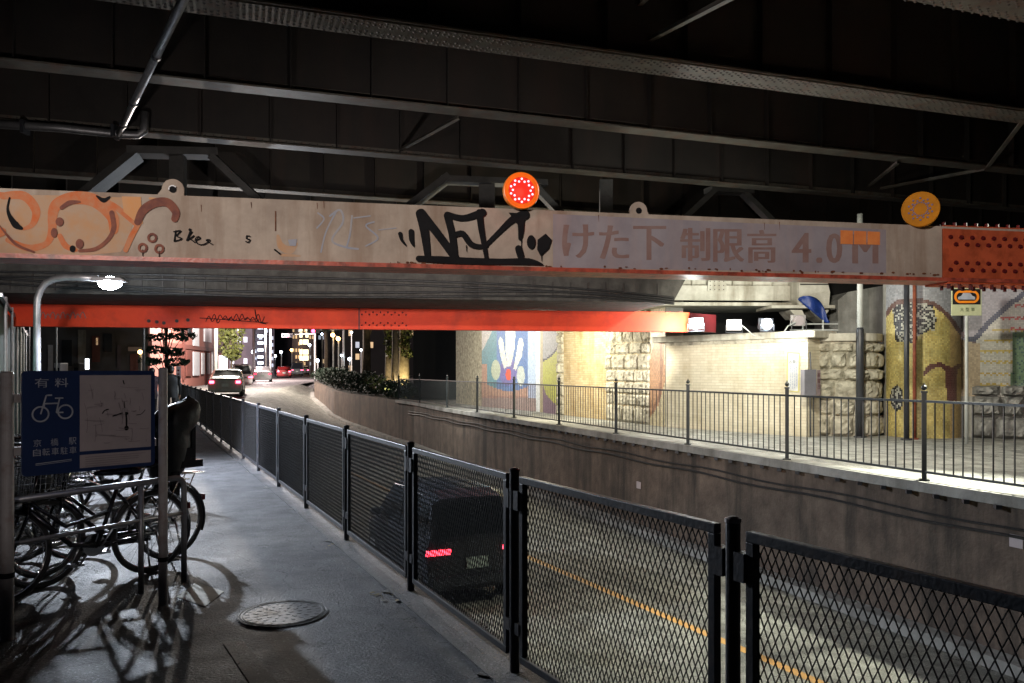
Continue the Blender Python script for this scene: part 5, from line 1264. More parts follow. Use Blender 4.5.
# ================================================================== PEOPLE
def person(label, loc, heading, h, jm, stride=.18, hold=False):
    t = thing('person', label, 'person', loc, heading, 'pedestrians walking away')
    s = h / 1.75; k = [('pel', (0, 0, .95), (.15, .11)), ('spi', (-.01, 0, 1.15), (.14, .10)), ('che', (.0, 0, 1.34), (.17, .115)), ('nec', (.0, 0, 1.49), (.055, .055)), ('hea', (.02, 0, 1.60), (.085, .10)), ('top', (.01, 0, 1.70), (.075, .085))]
    E_ = [('pel', 'spi'), ('spi', 'che'), ('che', 'nec'), ('nec', 'hea'), ('hea', 'top')]
    for sd_, ph in ((1, 1), (-1, -1)):
        n = 'l' if sd_ > 0 else 'r'; st = stride * ph
        k += [(n + 'hip', (0, sd_ * .09, .90), (.095, .10)), (n + 'kne', (st * .7 + .03, sd_ * .10, .50), (.065, .065)), (n + 'ank', (st * 1.1 - .05, sd_ * .10, .10), (.043, .045)), (n + 'toe', (st * 1.1 + .12, sd_ * .11, .035), (.04, .03)),
              (n + 'sho', (0, sd_ * .19, 1.41), (.065, .065)), (n + 'elb', (-.03 - st * .3, sd_ * .25, 1.13), (.048, .048)), (n + 'wri', (.06 - st * .5, sd_ * .25, .89), (.034, .034)), (n + 'han', (.09 - st * .5, sd_ * .245, .81), (.036, .022))]
        for f in range(4): k.append((n + 'f%d' % f, (.115 - st * .5 + f * .004, sd_ * (.235 - .0), .745 + abs(f - 1.5) * .006), (.011, .011)))
        k.append((n + 'thu', (.13 - st * .5, sd_ * .215, .795), (.012, .012)))
        E_ += [('pel', n + 'hip'), (n + 'hip', n + 'kne'), (n + 'kne', n + 'ank'), (n + 'ank', n + 'toe'), ('che', n + 'sho'), (n + 'sho', n + 'elb'), (n + 'elb', n + 'wri'), (n + 'wri', n + 'han'), (n + 'han', n + 'thu')] + [(n + 'han', n + 'f%d' % f) for f in range(1)]
    names = [a[0] for a in k if a[0][1:] not in ('f1', 'f2', 'f3')]
    k = [a for a in k if a[0] in names]; me = bpy.data.meshes.new('body')
    me.from_pydata([tuple(c * s for c in a[1]) for a in k], [(names.index(a), names.index(b)) for a, b in E_], [])
    o = bpy.data.objects.new('body', me); COL.objects.link(o)
    md = o.modifiers.new('skin', 'SKIN')
    for i, a in enumerate(k): me.skin_vertices[0].data[i].radius = (a[2][0] * s, a[2][1] * s)
    me.skin_vertices[0].data[0].use_root = True
    sb = o.modifiers.new('sub', 'SUBSURF'); sb.levels = 2; sb.render_levels = 2
    dg = bpy.context.evaluated_depsgraph_get(); m2 = bpy.data.meshes.new_from_object(o.evaluated_get(dg)); bpy.data.objects.remove(o)
    m2.materials.clear(); [m2.materials.append(x) for x in (M['skin'], jm, M['trouser'], M['bike_black'])]
    # four fingers are grown as small tapered rods inside the same mesh
    bm = bmesh.new(); bm.from_mesh(m2)
    for sd_, ph in ((1, 1), (-1, -1)):
        st = stride * ph
        for f in range(4):
            c = Vector((.10 - st * .5 + f * .013 - .02, sd_ * .243, .765 - (.012 if f in (1, 2) else 0))) * s
            bmesh.ops.create_icosphere(bm, subdivisions=1, radius=1, matrix=Matrix.Translation(c) @ Matrix.Diagonal((.008 * s, .009 * s, .042 * s, 1)))
    bm.to_mesh(m2); bm.free()
    for p in m2.polygons:
        z = p.center.z / s; y = abs(p.center.y) / s; p.use_smooth = True
        p.material_index = 0 if z > 1.5 or (z < .87 and y > .19 and z > .6) else (3 if z < .09 else (1 if z > .86 else 2))
    b = bpy.data.objects.new('body', m2); COL.objects.link(b); b.parent = t
    g = MB(); g.ball((.0, 0, 1.665 * s), (.105 * s, .098 * s, .105 * s), 16, 10, .03); g.ball((-.03 * s, 0, 1.61 * s), (.085 * s, .088 * s, .09 * s), 14, 8, .03); g.build('hair', M['hair'], t, smooth=True, local=True)
    def coat(u, v):
        a = u * 2 * pi; z = (.80 + .66 * v) * s; w = interp(v, [(0, .185), (.4, .17), (.8, .205), (.93, .20), (1, .09)]) * s; d = interp(v, [(0, .15), (.4, .13), (.8, .135), (1, .07)]) * s; return Vector((d * cos(a) * (1 + .04 * sin(4 * a + 6 * v)), w * sin(a), z))
    g = MB(); g.grid(coat, 24, 10); g.build('jacket', jm, t, smooth=True, local=True)
    return t
hw = atan2(.91, -.41)
person('pedestrian in dark jacket and trousers walking beside the mesh fence', (X_of(171, 23.5), 23.5, 0), hw, 1.72, M['jacket'])
person('second pedestrian in dark plum top left of the dark jacketed one', (X_of(152, 25.2), 25.2, 0), hw + .1, 1.66, M['jacket2'], -.15)
# small warning post by the fence end
wp = thing('delineator_post', 'short white post with red marks at the fence end', 'post', at(178.5, 412, 28))
p = at(178.5, 400, 28); zt = E + (H - 367) / F * 28
MB().tube([(p.x, p.y, 0), (p.x, p.y, zt - .3)], .05, 8).build('shaft', M['steel_lt'], wp)
MB().box((p.x, p.y, zt - .25), (.15, .03, .55)).build('plate', M['sign_white'], wp)
for dz in (-.12, -.25, -.38): MB().box((p.x, p.y - .018, zt + dz), (.07, .004, .06)).build('red_mark', M['darkred'], wp)

# ================================================================== CARS
def car(label, loc, heading, paint, kind='sedan', lit='tail', group=None, plate=True):
    t = thing('parked_car' if False else 'car', label, 'car', loc, heading, group)
    if kind == 'sedan': st = [(0, .30, .55, .86, .80), (.04, .22, .80, .98, .84), (.75, .2, .92, 1.02, .85), (1.05, .2, .93, 1.08, .86), (1.75, .2, .93, 1.42, .86), (2.7, .2, .92, 1.45, .86), (3.35, .2, .90, 1.02, .86), (4.3, .24, .78, .80, .82), (4.45, .32, .55, .6, .70)]
    elif kind == 'kei': st = [(0, .30, .60, .95, .72), (.03, .24, .93, 1.0, .735), (.22, .2, .95, 1.50, .74), (.6, .2, .95, 1.575, .74), (1.4, .2, .94, 1.60, .74), (2.1, .2, .93, 1.56, .74), (2.75, .2, .92, 1.02, .74), (3.3, .24, .75, .85, .70), (3.4, .32, .5, .6, .6)]
    else: st = [(0, .34, .70, 1.0, .82), (.03, .28, 1.05, 1.1, .84), (.15, .25, 1.08, 1.82, .85), (.6, .25, 1.08, 1.93, .85), (1.6, .25, 1.08, 1.95, .85), (3.2, .25, 1.05, 1.90, .85), (4.0, .25, 1.0, 1.12, .85), (4.5, .28, .8, .9, .82), (4.65, .35, .6, .7, .75)]
    def ring(x, zb, zbelt, zt, w):
        wr = w - .14 if zt - zbelt > .25 else w - .05; R_ = [(0, zb), (w - .1, zb), (w, zb + .14), (w + .01, zbelt - .1), (w - .03, zbelt), (wr, zt - .06 if zt - zbelt > .12 else zbelt + (zt - zbelt) * .6), (wr - .14, zt), (0, zt + .012)]
        return [Vector((x, y, z)) for y, z in R_] + [Vector((x, -y, z)) for y, z in reversed(R_[1:-1])]
    g = MB(); rings = [ring(*s_) for s_ in st]; ids = [g.add(r_) for r_ in rings]; n = 14
    for a, b in zip(ids, ids[1:]):
        for k in range(n): g.face((a + k, a + (k + 1) % n, b + (k + 1) % n, b + k))
    g.face([ids[0] + k for k in range(n)]); g.face([ids[-1] + k for k in range(n)])
    L = st[-1][0]
    body = g.build('body', paint, t, local=True, smooth=False, bevel=.02)
    c0 = 3 if kind == 'sedan' else 1; c1 = 5
    def win(q, e=.06, off=.012):
        c = sum(q, Vector()) / 4; nrm = (q[1] - q[0]).cross(q[3] - q[0]).normalized()
        if nrm.dot(c - Vector((L / 2, 0, .9))) < 0: nrm = -nrm
        return [p + (c - p).normalized() * e + nrm * off for p in q]
    for s_ in range(c0 + 1, 5):
        for a, b in ((4, 5), (10, 9)): MB().quad(*win([rings[s_][a], rings[s_ + 1][a], rings[s_ + 1][b], rings[s_][b]])).build('side_window', M['glass'], t, local=True, fix=False)
    a, b = rings[c0], rings[c0 + 1]; g = MB(); ia, ib = (5, 9), (6, 8)
    g.quad(*win([a[5], a[9], b[8], b[6]], .05, .015)); g.build('rear_window', M['glass'], t, local=True, fix=False)
    a, b = rings[6], rings[5]; g = MB(); g.quad(*win([a[5], a[9], b[8], b[6]], .06, .015)); g.build('windscreen', M['glass'], t, local=True, fix=False)
    for x in (.78 if kind != 'kei' else .5, L - .85 if kind != 'kei' else L - .55):
        for s_ in (-1, 1):
            w = st[4][4]; c = Vector((x, s_ * (w - .08), .31)); wh = MB().cyl(c, (0, 1, 0), .31, .20, 24).build('wheel', M['tyre'], t, local=True, bevel=.02); MB().cyl(c + Vector((0, s_ * .102, 0)), (0, 1, 0), .19, .01, 16).build('rim', M['steel'], wh, local=True)
    zl = .78 if kind == 'sedan' else (.80 if kind == 'kei' else .85)
    for s_ in (-1, 1):
        y = st[0][4] - .14
        g = MB(); g.box((-.008 if kind != 'kei' else -.002, s_ * y, zl), (.05, .22 if kind == 'sedan' else .36, .13 if kind == 'sedan' else .075)); g.build('taillight', M[lit], t, local=True, bevel=.01)
        g = MB(); g.box((L - .12, s_ * .58, .66), (.12, .24, .13)); g.build('headlight', M['sign_white'], t, local=True)
        MB().box((st[6][0] - .25, s_ * (st[4][4] + .07), st[4][2] + .06), (.1, .14, .1)).build('wing_mirror', paint, t, local=True)
    MB().box((-.015, 0, .62 if kind != 'van' else .66), (.02, .33, .16)).build('number_plate', M['plate'], t, local=True)
    MB().box((-.01, 0, .38), (.08, st[0][4] * 1.9, .16)).build('rear_bumper', paint, t, local=True, bevel=.02)
    return t
hroad = atan2(.91, -.41)
cx_ = Vector((-.50, 11.35, -1.75)); car('dark compact car with glowing red taillight in the sunken road', cx_, atan2(1, -.46), M['car_dark'], 'kei', 'tail')
car('pale sedan with red taillights on the side street above the fence', (X_of(225, 42), 42, left_z(42)), atan2(1, -.30), M['car_cream'], 'sedan', 'tail_bg')
car('dark car whose roof just shows above the far fence panels', (X_of(243, 33), 33, -1.62), atan2(1, -.36), M['car_dark'], 'sedan', 'tail_dim')
car('white van with dark rear window on the far street', (X_of(242, 66), 66, road_z(68) - .05), atan2(1, -.36), M['car_white'], 'van', 'tail_bg')
car('white sedan just right of the white van', (X_of(262.5, 75), 75, road_z(75)), atan2(1, -.33), M['car_white'], 'sedan', 'tail_dim')
car('far red car with brightly lit taillights, left of the pair', (X_of(284, 98), 98, road_z(98)), atan2(1, -.30), M['car_red'], 'sedan', 'tail_bg')
car('farthest dark car with bright taillights, right of the pair', (X_of(297, 112), 112, road_z(112)), atan2(1, -.28), M['car_dark'], 'van', 'tail_bg')

car('very distant car with bright red lamps just above the far red car', (X_of(291, 150), 150, road_z(150)), atan2(1, -.25), M['car_dark'], 'van', 'tail_bg')
car('very distant sedan with red lamps at the right end of the traffic', (X_of(304, 135), 135, road_z(135)), atan2(1, -.25), M['car_dark'], 'sedan', 'tail_bg')
car('pale sedan waiting at the left kerb behind the white van', (X_of(256, 104), 104, road_z(104)), atan2(1, -.33), M['car_white'], 'sedan', 'tail_bg')
# ================================================================== TREES AND PLANTS
def leaves(g, c, r, n, s, rnd_, flat=1):
    for _ in range(n):
        d = Vector((rnd_.gauss(0, 1), rnd_.gauss(0, 1), rnd_.gauss(0, 1))).normalized() * rnd_.uniform(.35, 1) ** .6
        p = c + Vector((d.x * r[0], d.y * r[1], d.z * r[2])); u = Vector((rnd_.uniform(-1, 1), rnd_.uniform(-1, 1), rnd_.uniform(-1, 1) * flat)).normalized() * s * rnd_.uniform(.6, 1.4); v = u.cross(Vector((rnd_.uniform(-1, 1), rnd_.uniform(-1, 1), rnd_.uniform(-1, 1)))).normalized() * s * rnd_.uniform(.4, .8)
        g.quad(p - u, p - v, p + u, p + v)
def tree(name, label, loc, h, clumps, lm, bm_, s=.12, n=110, tr=.12, group=None, cat='tree', seed=1, trunk=True):
    rnd_ = random.Random(seed); t = thing(name, label, cat, loc, 0, group); g = MB(); top = max(c[2] for c in clumps)
    g.tube([(0, 0, -.05), (.04, .02, top * .35), (-.03, .03, top * .7), (0, 0, top)], [tr, tr * .8, tr * .55, tr * .2], 8)
    for c in clumps: z = max(.4, c[2] * .65); g.tube([(0, 0, z * .8), (c[0] * .5, c[1] * .5, (z + c[2]) / 2), (c[0], c[1], c[2])], [tr * .4, tr * .25, tr * .08], 5)
    if trunk: g.build('trunk', bm_, t, smooth=True, local=True)
    g = MB()
    for c in clumps: leaves(g, Vector(c[:3]), c[3:6], n, s, rnd_)
    g.build('crown', lm, t, local=True, fix=False)
    return t
rnd2 = random.Random(9)
# layered pine at left
cl_ = []
for i, (zz, w) in enumerate(((1.35, .25), (1.9, .85), (2.35, .75), (2.9, 1.0), (3.4, .7), (3.95, .85), (4.6, .6), (5.2, .5))):
    for s_ in (-1, 1): cl_.append((s_ * w * .6 * rnd2.uniform(.6, 1.2) + .1, rnd2.uniform(-.4, .4), zz + rnd2.uniform(-.1, .1), w * .62, w * .5, .17))
tree('pine_tree', 'dark layered pine tree before the red tiled building', at(166, 372, 33) * 1 + Vector((0, 0, -(1.6 - 2 / F * 33) + left_z(33))), 5, cl_, M['leaf_dk'], M['bark'], .09, 130, .07, seed=2)
p = at(231, 370, 60); tree('street_tree', 'small green street tree beside the red tiled building', (p.x, 60, left_z(60)), 5, [(0, 0, 3.1, .9, .9, 1.0), (.3, 0, 4.2, .75, .8, .9), (-.35, .1, 3.9, .7, .7, .8), (.1, 0, 2.4, .7, .7, .5), (0, .2, 5.2, .6, .6, .6)], M['leaf_y'], M['bark'], .13, 260, .09, seed=3)
# shrubs along the cutting edge and lit trees behind
for i, (px, Y, w, h) in enumerate(((325, 62, 1.3, .9), (336, 56, 1.2, 1.0), (347, 52, 1.1, 1.1), (358, 47, 1.1, 1.0), (369, 44, 1.0, 1.1), (381, 41, .9, 1.0), (392, 38.5, .85, .8), (403, 37, .6, .6))):
    x = RX(Y) + w * .5 + .3; z0 = right_z(Y)
    tree('shrub', ('dark shrub at the far bend of the cutting wall', 'dark shrub second from the far bend', 'rounded dark shrub left of the warm twin lamps', 'rounded dark shrub right of the warm twin lamps', 'dark shrub before the first tree trunk', 'dark shrub below the gap between lit trunks', 'dark shrub beside the brightly lit trunk', 'small dark shrub at the railing end')[i], (x, Y, z0), h, [(0, 0, h * .5, w, .8, h * .55), (w * .5, .3, h * .6, w * .7, .8, h * .5), (-w * .3, .3, h * .55, w * .5, .6, h * .5)], M['leaf_dk'], M['bark'], .07, 420, .04, 'shrubs on the cutting edge', 'shrub', 30 + i)
for i, (px, Y, r_, m_, lm) in enumerate(((326, 70, .22, 'bark', 'leaf_dk'), (366, 46, .28, 'bark', 'leaf_dk'), (388, 41, .20, 'bark', 'leaf_y'), (394.5, 39.5, .20, 'bark', 'leaf_dk'), (403.5, 41, .30, 'bark_lt', 'leaf_y'))):
    p = at(px, 370, Y); z0 = right_z(Y); rr = random.Random(50 + i)
    cls = [(rr.uniform(-.25, .25), rr.uniform(-.3, .1), z_, .35, .3, .35) for z_ in ((2.2, 2.7, 3.2, 3.8, 4.4) if lm == 'leaf_y' else (4.5, 5.0))] + [(rr.uniform(-1.5, 1.5), rr.uniform(-1, 1), rr.uniform(5.5, 7.5), 1.2, 1.2, .9) for _ in range(6)]
    tree('broadleaf_tree', ('thin dark tree trunk left of the warm twin lamps', 'dark thick tree trunk right of the warm twin lamps', 'ivy covered tree trunk catching yellow light', 'black tree trunk between the two lit ones', 'tree trunk brilliantly lit from below beside the black wall')[i], (p.x, Y, z0), 7, cls, M[lm], M[m_], .10, 90, r_, 'trees beside the cutting', 'tree', 60 + i)

# ================================================================== TOWN IN THE DISTANCE
def building(name, label, p0, p1, h, m, wins=(), lit=(), depth=8, floors=None, group=None, z0=0, seed=0, wm='winlit', dens=.4, cols=None, mdark='glass'):
    pl = Plane(p0, p1); t = thing(name, label, 'building', (p0[0], p0[1], z0), 0, group)
    g = MB(); A = pl.pt(0, z0 - 1); g.frame(A, pl.U * pl.L, -pl.N * depth, (0, 0, h + 1))
    uvm = None
    g.build('wall', m, t)
    g = MB(); g.frame(pl.pt(-.15, z0 + h, .15), pl.U * (pl.L + .3), -pl.N * (depth + .3), (0, 0, .25)); g.build('parapet', M['night_wall'], t)
    r_ = random.Random(seed)
    if floors:
        fh = h / floors; cw = pl.L / cols; wmsh = {}
        for f in range(floors):
            for c in range(cols):
                on = r_.random() < dens
                if not on: continue
                o = MB().frame(Vector((0, 0, 0)), pl.U * cw * .55, pl.N * .04, (0, 0, fh * .5)) if 'm' not in wmsh else None
                if o is not None: wmsh['m'] = [o.mesh('window', M[wm]), o.mesh('window', M['winlit2'])]
                w = bpy.data.objects.new('window', wmsh['m'][0 if r_.random() < .75 else 1]); COL.objects.link(w); w.parent = t
                w.location = pl.pt(cw * (c + .22), z0 + fh * (f + .3), .005) - wloc(t)
    return pl, t
# red tiled building on the left of the street
pR, tR = building('tiled_building', 'red tiled building with white shutters left of the street', (X_of(150, 48), 48), (X_of(229, 72), 72), 13, M['brick_r'], depth=9, z0=.2)
def onb(pl, t, name, m, x0, y0, x1, y1, off=.05, th=.08):
    u0, v0 = pl.uv(x0, y1); u1, v1 = pl.uv(x1, y0); v0 = E + (H - y1) / F * pl.pt((u0 + u1) / 2, 0).y; v1 = E + (H - y0) / F * pl.pt((u0 + u1) / 2, 0).y
    return MB().frame(pl.pt(u0, v0, off), pl.U * (u1 - u0), pl.N * th, (0, 0, v1 - v0)).build(name, m, t)
for (x0, y0, x1, y1, m, nm) in ((192, 326, 197.5, 346, 'shop_shutter', 'window'), (203, 321, 210, 342, 'shop_shutter', 'window'), (180, 326, 184.5, 337, 'glass', 'window'), (187, 324, 190, 335, 'glass', 'window'), (192, 352, 198, 375.5, 'shop_shutter', 'door'), (200.5, 353, 203, 374, 'lightwood', 'pilaster'), (206, 353, 208.5, 374, 'lightwood', 'pilaster'), (211, 352, 216, 374, 'shop_shutter', 'shutter'), (218.5, 356, 226, 376, 'shopwhite', 'shop_window'), (182, 326, 183.6, 380, 'brick_dk', 'drainpipe'), (176, 350, 181, 376, 'brick_dk', 'panel'), (185, 350, 190.5, 376, 'brick_dk', 'panel')):
    if m == 'shop_shutter': mm = M.setdefault('shop_shutter', mat('shutter_pale', (.62, .62, .66), (.5, .5, .55), 4, .5))
    elif m == 'brick_dk': mm = M.setdefault('brick_dk', mat('dark_red_panel', (.16, .05, .04), None, 4, .6))
    else: mm = M[m]
    onb(pR, tR, nm, mm, x0, y0, x1, y1)
g = MB(); u, v = pR.uv(190, 348); g.frame(pR.pt(0, v - .1, .002), pR.U * pR.L, pR.N * .12, (0, 0, .3)); g.build('string_course', M.setdefault('brick_dk', mat('dark_red_panel', (.16, .05, .04), None, 4, .6)), tR)
# dim buildings behind the bicycle sign
pL, tL = building('low_building', 'dim grey low building with warm doorway behind the sign', (-28, 40), (X_of(148, 44), 44), 7, M['night_wall'], depth=6)
for (x0, y0, x1, y1, m, nm) in ((117, 345, 121, 368, 'night_wall2', 'pillar'), (128, 347, 142, 351, 'sign_white', 'canopy'), (92, 336, 100, 362, 'brick_dk', 'door'), (96, 338, 98, 345, 'winlit', 'lit_window'), (48, 345, 53, 371, 'lightwood', 'shutter'), (62, 340, 72, 366, 'glass', 'window'), (78, 330, 86, 366, 'conc', 'pillar'), (104, 334, 112, 352, 'glass', 'window'), (130, 354, 138, 371, 'brick_dk', 'door')):
    onb(pL, tL, nm, M[m], x0, y0, x1, y1)
# towers far down the street
for (nm, lb, x0, x1, Y, yt, m, fl, co, de, wm) in (
    ('tower_block', 'tall dark block with a column of white stair lights', 246, 268, 110, 250, 'night_wall2', 18, 5, .22, 'winlit2'),
    ('tower_block', 'tall block with warm lit windows above the red cars', 292, 313, 150, 240, 'night_wall2', 20, 9, .30, 'winlit'),
    ('tower_block', 'dim block between the two towers at the street end', 267, 293, 190, 285, 'night_wall', 12, 7, .20, 'winlit2'),
    ('tower_block', 'dark apartment block right of the street end', 313, 345, 165, 262, 'night_wall', 14, 8, .16, 'winlit'),
    ('tower_block', 'low dark block behind the small street tree', 222, 247, 95, 290, 'night_wall2', 8, 5, .2, 'winlit2'),
    ('tower_block', 'wide unlit block behind the lit tree trunks', 340, 420, 120, 268, 'black_wall', 9, 12, .10, 'winlit')):
    h = (H - yt) / F * Y + 1.6 - left_z(Y); building(nm, lb, (X_of(x0, Y), Y), (X_of(x1, Y), Y + 3), h, M[m], depth=14, floors=fl, cols=co, z0=left_z(Y), seed=int(x0), wm=wm, dens=de, group='towers at the street end')
# column of stair lights on the first tower
tw_ = [o for o in COL.objects if o.get('label', '').startswith('tall dark block with a column')][0]
for py in (328, 336, 343, 350, 357, 363):
    p = at(260.5, py, 109.6); MB().box(p, (.75, .1, .28)).build('stair_light', M['cool'], tw_)
for py in (329, 335, 342, 352, 358):
    for px in (301, 304.5, 307): 
        p = at(px, py, 149.3)
        if (py + px) % 2 < 1.2: MB().box(p, (.5, .1, .9)).build('stair_light', M['winlit_b'] if 'winlit_b' in M else M.setdefault('winlit_b', emis('lit_window_bright', (1, .75, .45), 3.5)), [o for o in COL.objects if o.get('label', '').startswith('tall block with warm')][0])
# small glowing lamps along the far street
def far_lamp(label, px, py, Y, r, m, kind='street_lamp', cat='street lamp', ground=None, group='far street lamps'):
    p = at(px, py, Y); z0 = ground if ground is not None else left_z(Y); t = thing(kind, label, cat, (p.x, p.y, z0), 0, group)
    MB().tube([(p.x, p.y + r, z0), (p.x, p.y + r, p.z)], .07 if Y > 50 else .05, 6).build('pole', M['steel_lt'], t)
    MB().ball(p, r, 12, 8).build('lamp_head', M[m], t, smooth=True); return p
far_lamp('cool street lamp beside the white van', 253.5, 352, 82, .22, 'cool')
far_lamp('small cool lamp above the far red cars, left one', 281, 352, 120, .22, 'winbulb' if 'winbulb' in M else 'cool')
far_lamp('small warm lamp above the far red cars, right one', 291.5, 350, 125, .22, 'warm')
far_lamp('bright warm twin lamp, left and higher globe', 332.8, 335, 75, .20, 'warm', ground=right_z(75))
far_lamp('bright warm twin lamp, right and lower globe', 338.2, 338.8, 75, .20, 'warm', ground=right_z(75))
far_lamp('cool lamp low beside the shrubs at the street end', 317.5, 360.5, 95, .2, 'cool')
far_lamp('small cool lamp high at the street end', 309.5, 345, 130, .24, 'cool')
far_lamp('cool lamp seen between trunks above the shrubs', 351.5, 332.5, 90, .13, 'cool')
far_lamp('dim cool glow behind the shrubs, wider of two', 349.5, 359, 80, .17, 'cool')
far_lamp('dim cool glow behind the shrubs, smaller of two', 341.5, 355.5, 80, .12, 'cool')
far_lamp('warm wall lamp left of the grey pole', 140, 352, 42, .11, 'warm')
far_lamp('small cool lamp left of the white van', 248.5, 352, 100, .14, 'cool')
far_lamp('tiny cool lamp on the dark tower side', 271, 338, 140, .16, 'cool')
far_lamp('cool lamp low between the tower and the red car', 275, 356, 140, .26, 'cool')
far_lamp('warm lamp low at the right end of the street', 303, 359, 130, .24, 'warm')
far_lamp('tiny warm lamp above the white sedan', 265, 346, 135, .16, 'warm')
far_lamp('cool lamp high right of the warm tower windows', 322, 334, 150, .2, 'cool')
far_lamp('warm lamp low left of the first shrub', 326, 352, 120, .2, 'warm')
far_lamp('cool lamp above the shrubs near the black wall', 361, 350, 95, .15, 'cool')
for lb, px, py, Y, arm in (('red traffic light left of the two at the street end', 287.5, 335.5, 88, 5), ('red traffic light right of the two, close under the red beam', 313.5, 331, 80, 5)):
    p = at(px, py, Y); t = thing('traffic_light', lb, 'traffic light', (p.x + 3, p.y, left_z(Y)), 0, 'traffic lights at the street end')
    MB().box(p, (1.25, .2, .42)).build('signal_box', M['dark_pole'], t); MB().cyl(p + Vector((-.0, -.12, 0)), (0, 1, 0), .17, .05, 16).build('red_lens', M['signal_red'], t)
    for q in (-.42, .42): MB().cyl(p + Vector((q, -.115, 0)), (0, 1, 0), .14, .03, 16).build('dark_lens', M['glass'], t)
    g = MB(); g.tube([(p.x + 3, p.y + .2, left_z(Y)), (p.x + 3, p.y + .2, p.z + .4)], .1, 8); g.tube([(p.x + 3, p.y + .2, p.z + .2), (p.x, p.y + .15, p.z + .1)], .06, 6); g.build('pole', M['steel_lt'], t)
for lb, px, Yp, r_, m in (('grey utility pole right of the warm wall lamp', 144, 30, .05, 'steel'), ('thin pale pole left of the small building', 56.5, 28, .03, 'steel_lt'), ('pale pole in front of the small green street tree', 216, 58, .14, 'steel_lt'), ('grey pole to the right of the small street tree', 254, 80, .16, 'steel'), ('slim pole in the middle of the street end', 266, 85, .10, 'steel_lt'), ('pale slim pole left of the far red cars', 270.5, 90, .12, 'steel_lt'), ('slim pole near the cream sign post', 29, 26, .03, 'steel')):
    p = at(px, 370, Yp); o = MB().tube([(p.x, Yp, left_z(Yp) - .05), (p.x, Yp, left_z(Yp) + (9 if Yp > 50 else 6))], r_, 8).build('utility_pole', M[m], smooth=True); tag(o, lb, 'pole', 'poles along the street')
sgl = thing('lightbox_sign', 'small upright white lit sign behind the bicycle board', 'sign', at(88, 372, 33))
p = at(88, 364, 33); MB().box(p, (.22, .12, .5)).build('housing', M['dark_pole'], sgl); MB().box(p + Vector((0, -.065, .0)), (.16, .01, .44)).build('panel', M['shopwhite'], sgl); MB().tube([(p.x, p.y, 0), (p.x, p.y, p.z - .2)], .03, 8).build('pole', M['steel'], sgl)
# vending machines in the gloom
for px, w, lb in ((61, 5, 'grey vending machine seen left of the lit white sign'), (80, 4, 'narrow grey machine just left of the lit white sign')):
    p = at(px, 366, 34); t = thing('vending_machine', lb, 'vending machine', (p.x, p.y, 0)); MB().box((p.x, p.y, .95), (w / F * 34 * 1.3, .6, 1.9)).build('cabinet', M['lightwood'] if px < 70 else M['night_wall'], t, bevel=.03); MB().box((p.x, p.y - .305, 1.25), (w / F * 34, .02, .9)).build('display', M['glass'], t)
# pale strips and light fittings seen past the viaduct bearers
g = thing('catenary_beam', 'pale lit steel strips far behind the cross frames', 'beam', (0, 34, 8))
for a, b, w in (((0, 153), (110, 160), 1.0), ((30, 172), (95, 178), 1.0), ((200, 166), (262, 172), 1.0), ((265, 181), (292, 183), 1.6), ((293, 191), (322, 190), 1.2), ((300, 196), (330, 186), 2.2), ((488, 190), (504, 192), 1.6), ((548, 194), (568, 196), 1.5), ((612, 200), (668, 204), 2.0), ((560, 213), (588, 206), 2.6), ((684, 216), (697, 213), 2.4), ((722, 208), (740, 222), 2.0), ((765, 212), (790, 214), 1.4)):
    Yc = 34 + random.uniform(-1, 1); MB().bar(at(*a, Yc), at(*b, Yc), .05, w / F * Yc, (0, 0, 1)).build('strip', M['strip'] if 'strip' in M else M.setdefault('strip', mat('pale_strip', (.7, .68, .62), None, 3, .5)), g)
# bright clutter behind the slab's top right corner
# ================================================================== LIGHT OF THE LAMPS AND ADDED FILL LIGHTS
lamp('cool_white_light', 'SPOT', LH + Vector((0, -.02, -.17)), POW['street'], (.80, .88, 1), target=LH + Vector((.9, -2.0, -4)), size=.06, angle=165, blend=.6)
lamp('flood_light_left', 'POINT', FA + dA * .45 + Vector((0, 0, -.02)), POW['flood_a'], (.97, .97, .88), size=.10)
lamp('flood_light_right', 'POINT', FB + dB * .55, POW['flood_b'], (.92, .96, .90), size=.10)
lamp('under_bridge_fill', 'SPOT', (4.7, 12.6, 3.7), POW['under'] * 2, (1, .96, .80), target=(6.2, 15.5, 0), size=.12, angle=150, blend=.5)  # added spot hidden behind the near beam, brightens brick wall and pavement
lamp('added_flood_spot', 'SPOT', FA + Vector((.02, -.02, -.25)), 1500, (1, .96, .84), target=(2.75, 21.3, 1.4), size=.08, angle=40, blend=.9)  # added spot under the left floodlight, brightens the quoin stones
lamp('under_bridge_fill', 'POINT', (.9, 22.3, 2.70), POW['under'] * 1.2, (1, .93, .72), size=.12)  # added point light without fixture, brightens the yellow bricks and mural
lamp('red_beam_fill', 'SPOT', (-5.6, 8.6, 2.98), POW['redbeam'], (1, .9, .85), target=(-7, 15.7, 2.65), size=.1, angle=110, blend=.9)  # added spot without fixture, brightens the left of the red beam
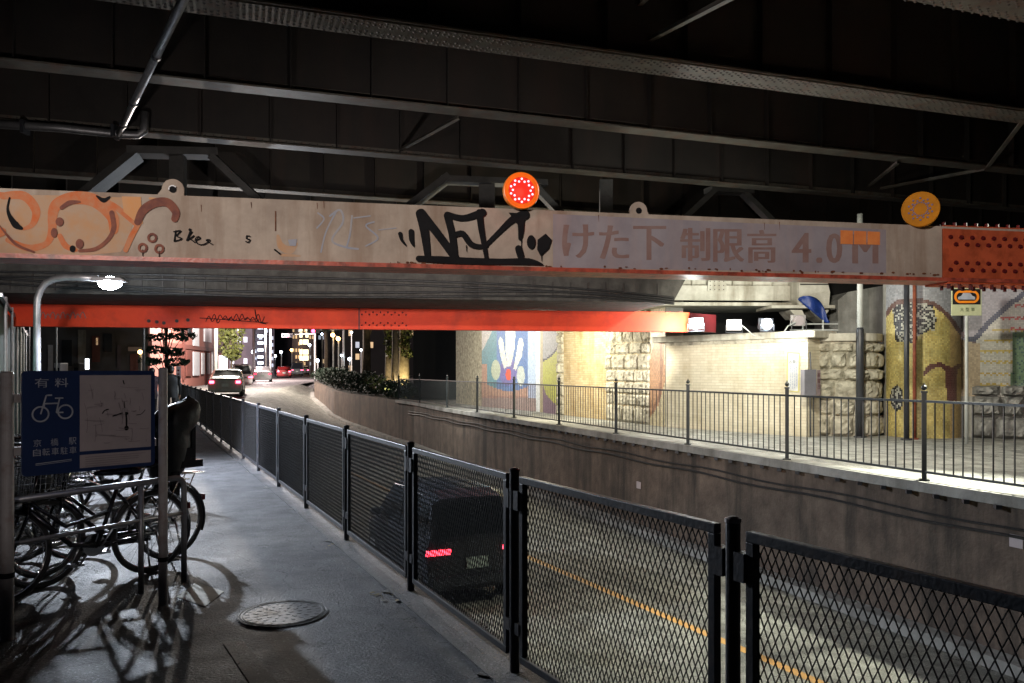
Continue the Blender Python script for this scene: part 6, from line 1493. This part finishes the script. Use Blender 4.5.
lamp('red_beam_fill', 'SPOT', (-.5, 9.6, 2.98), POW['redbeam'] * 1.6, (1, .9, .85), target=(-.6, 16.8, 2.65), size=.1, angle=120, blend=.9)  # added spot without fixture, brightens the middle of the red beam
lamp('added_flood_spot', 'SPOT', FB + Vector((-.3, -.5, .1)), 330, (.95, .98, .88), target=(4.6, 19.4, 3.9), size=.1, angle=85, blend=.7)  # added spot near the right floodlight, brightens the pale girder
lamp('road_fill', 'SPOT', (7.2, 10.9, 3.8), POW['road'], (1, 1, .84), target=(3.0, 8.2, -1.75), size=.15, angle=74, blend=.8)  # added spot without fixture, brightens the sunken road
sl_ = lamp('pale_beam_fill', 'SPOT', (-5.5, -9, 6.3), POW['beam'], (1, .88, .80), target=(.6, 8.7, 3.05), size=.15, angle=46, blend=.5)  # added unseen spot behind the camera, brightens the lettered beam
sl_.scale = (1, .28, 1)
fl_ = lamp('sign_fill', 'SPOT', (1.5, -4.5, 3.4), 480, (1, .88, .84), target=(-2.8, 5.1, 1.25), size=.1, angle=15, blend=.6)  # added unseen fill from behind the camera for the parking sign
fl_.scale = (1, .75, 1)
lamp('cool_white_light', 'POINT', (-7.3, 24.6, 3.25), 520, (.82, .90, 1), size=.1)  # added point light without fixture, brightens retaining wall and far fence
lamp('under_bridge_fill', 'SPOT', (-2.8, 26.8, 2.96), 900, (1, .98, .9), target=(.3, 29, 1.2), size=.1, angle=130, blend=.7)  # added spot hidden behind the red beam, brightens the flower mural
lamp('far_fill_a', 'POINT', (-18.5, 52, 6), POW['far'] * 1.6, (1, .90, .80), size=.2)  # added point light without fixture for the far street
lamp('far_fill_b', 'POINT', (-27, 84, 6.5), POW['far'] * 2.6, (1, .80, .78), size=.2)  # second added point light of the far street, no fixture
lamp('uplight_tree', 'SPOT', at(404, 396, 39.2), POW['tree'], (1, .85, .5), target=at(403, 350, 41), size=.1, angle=100)
lamp('uplight_tree', 'SPOT', at(386, 392, 39), POW['tree'] * .3, (1, .75, .3), target=at(388, 350, 41), size=.1, angle=100)
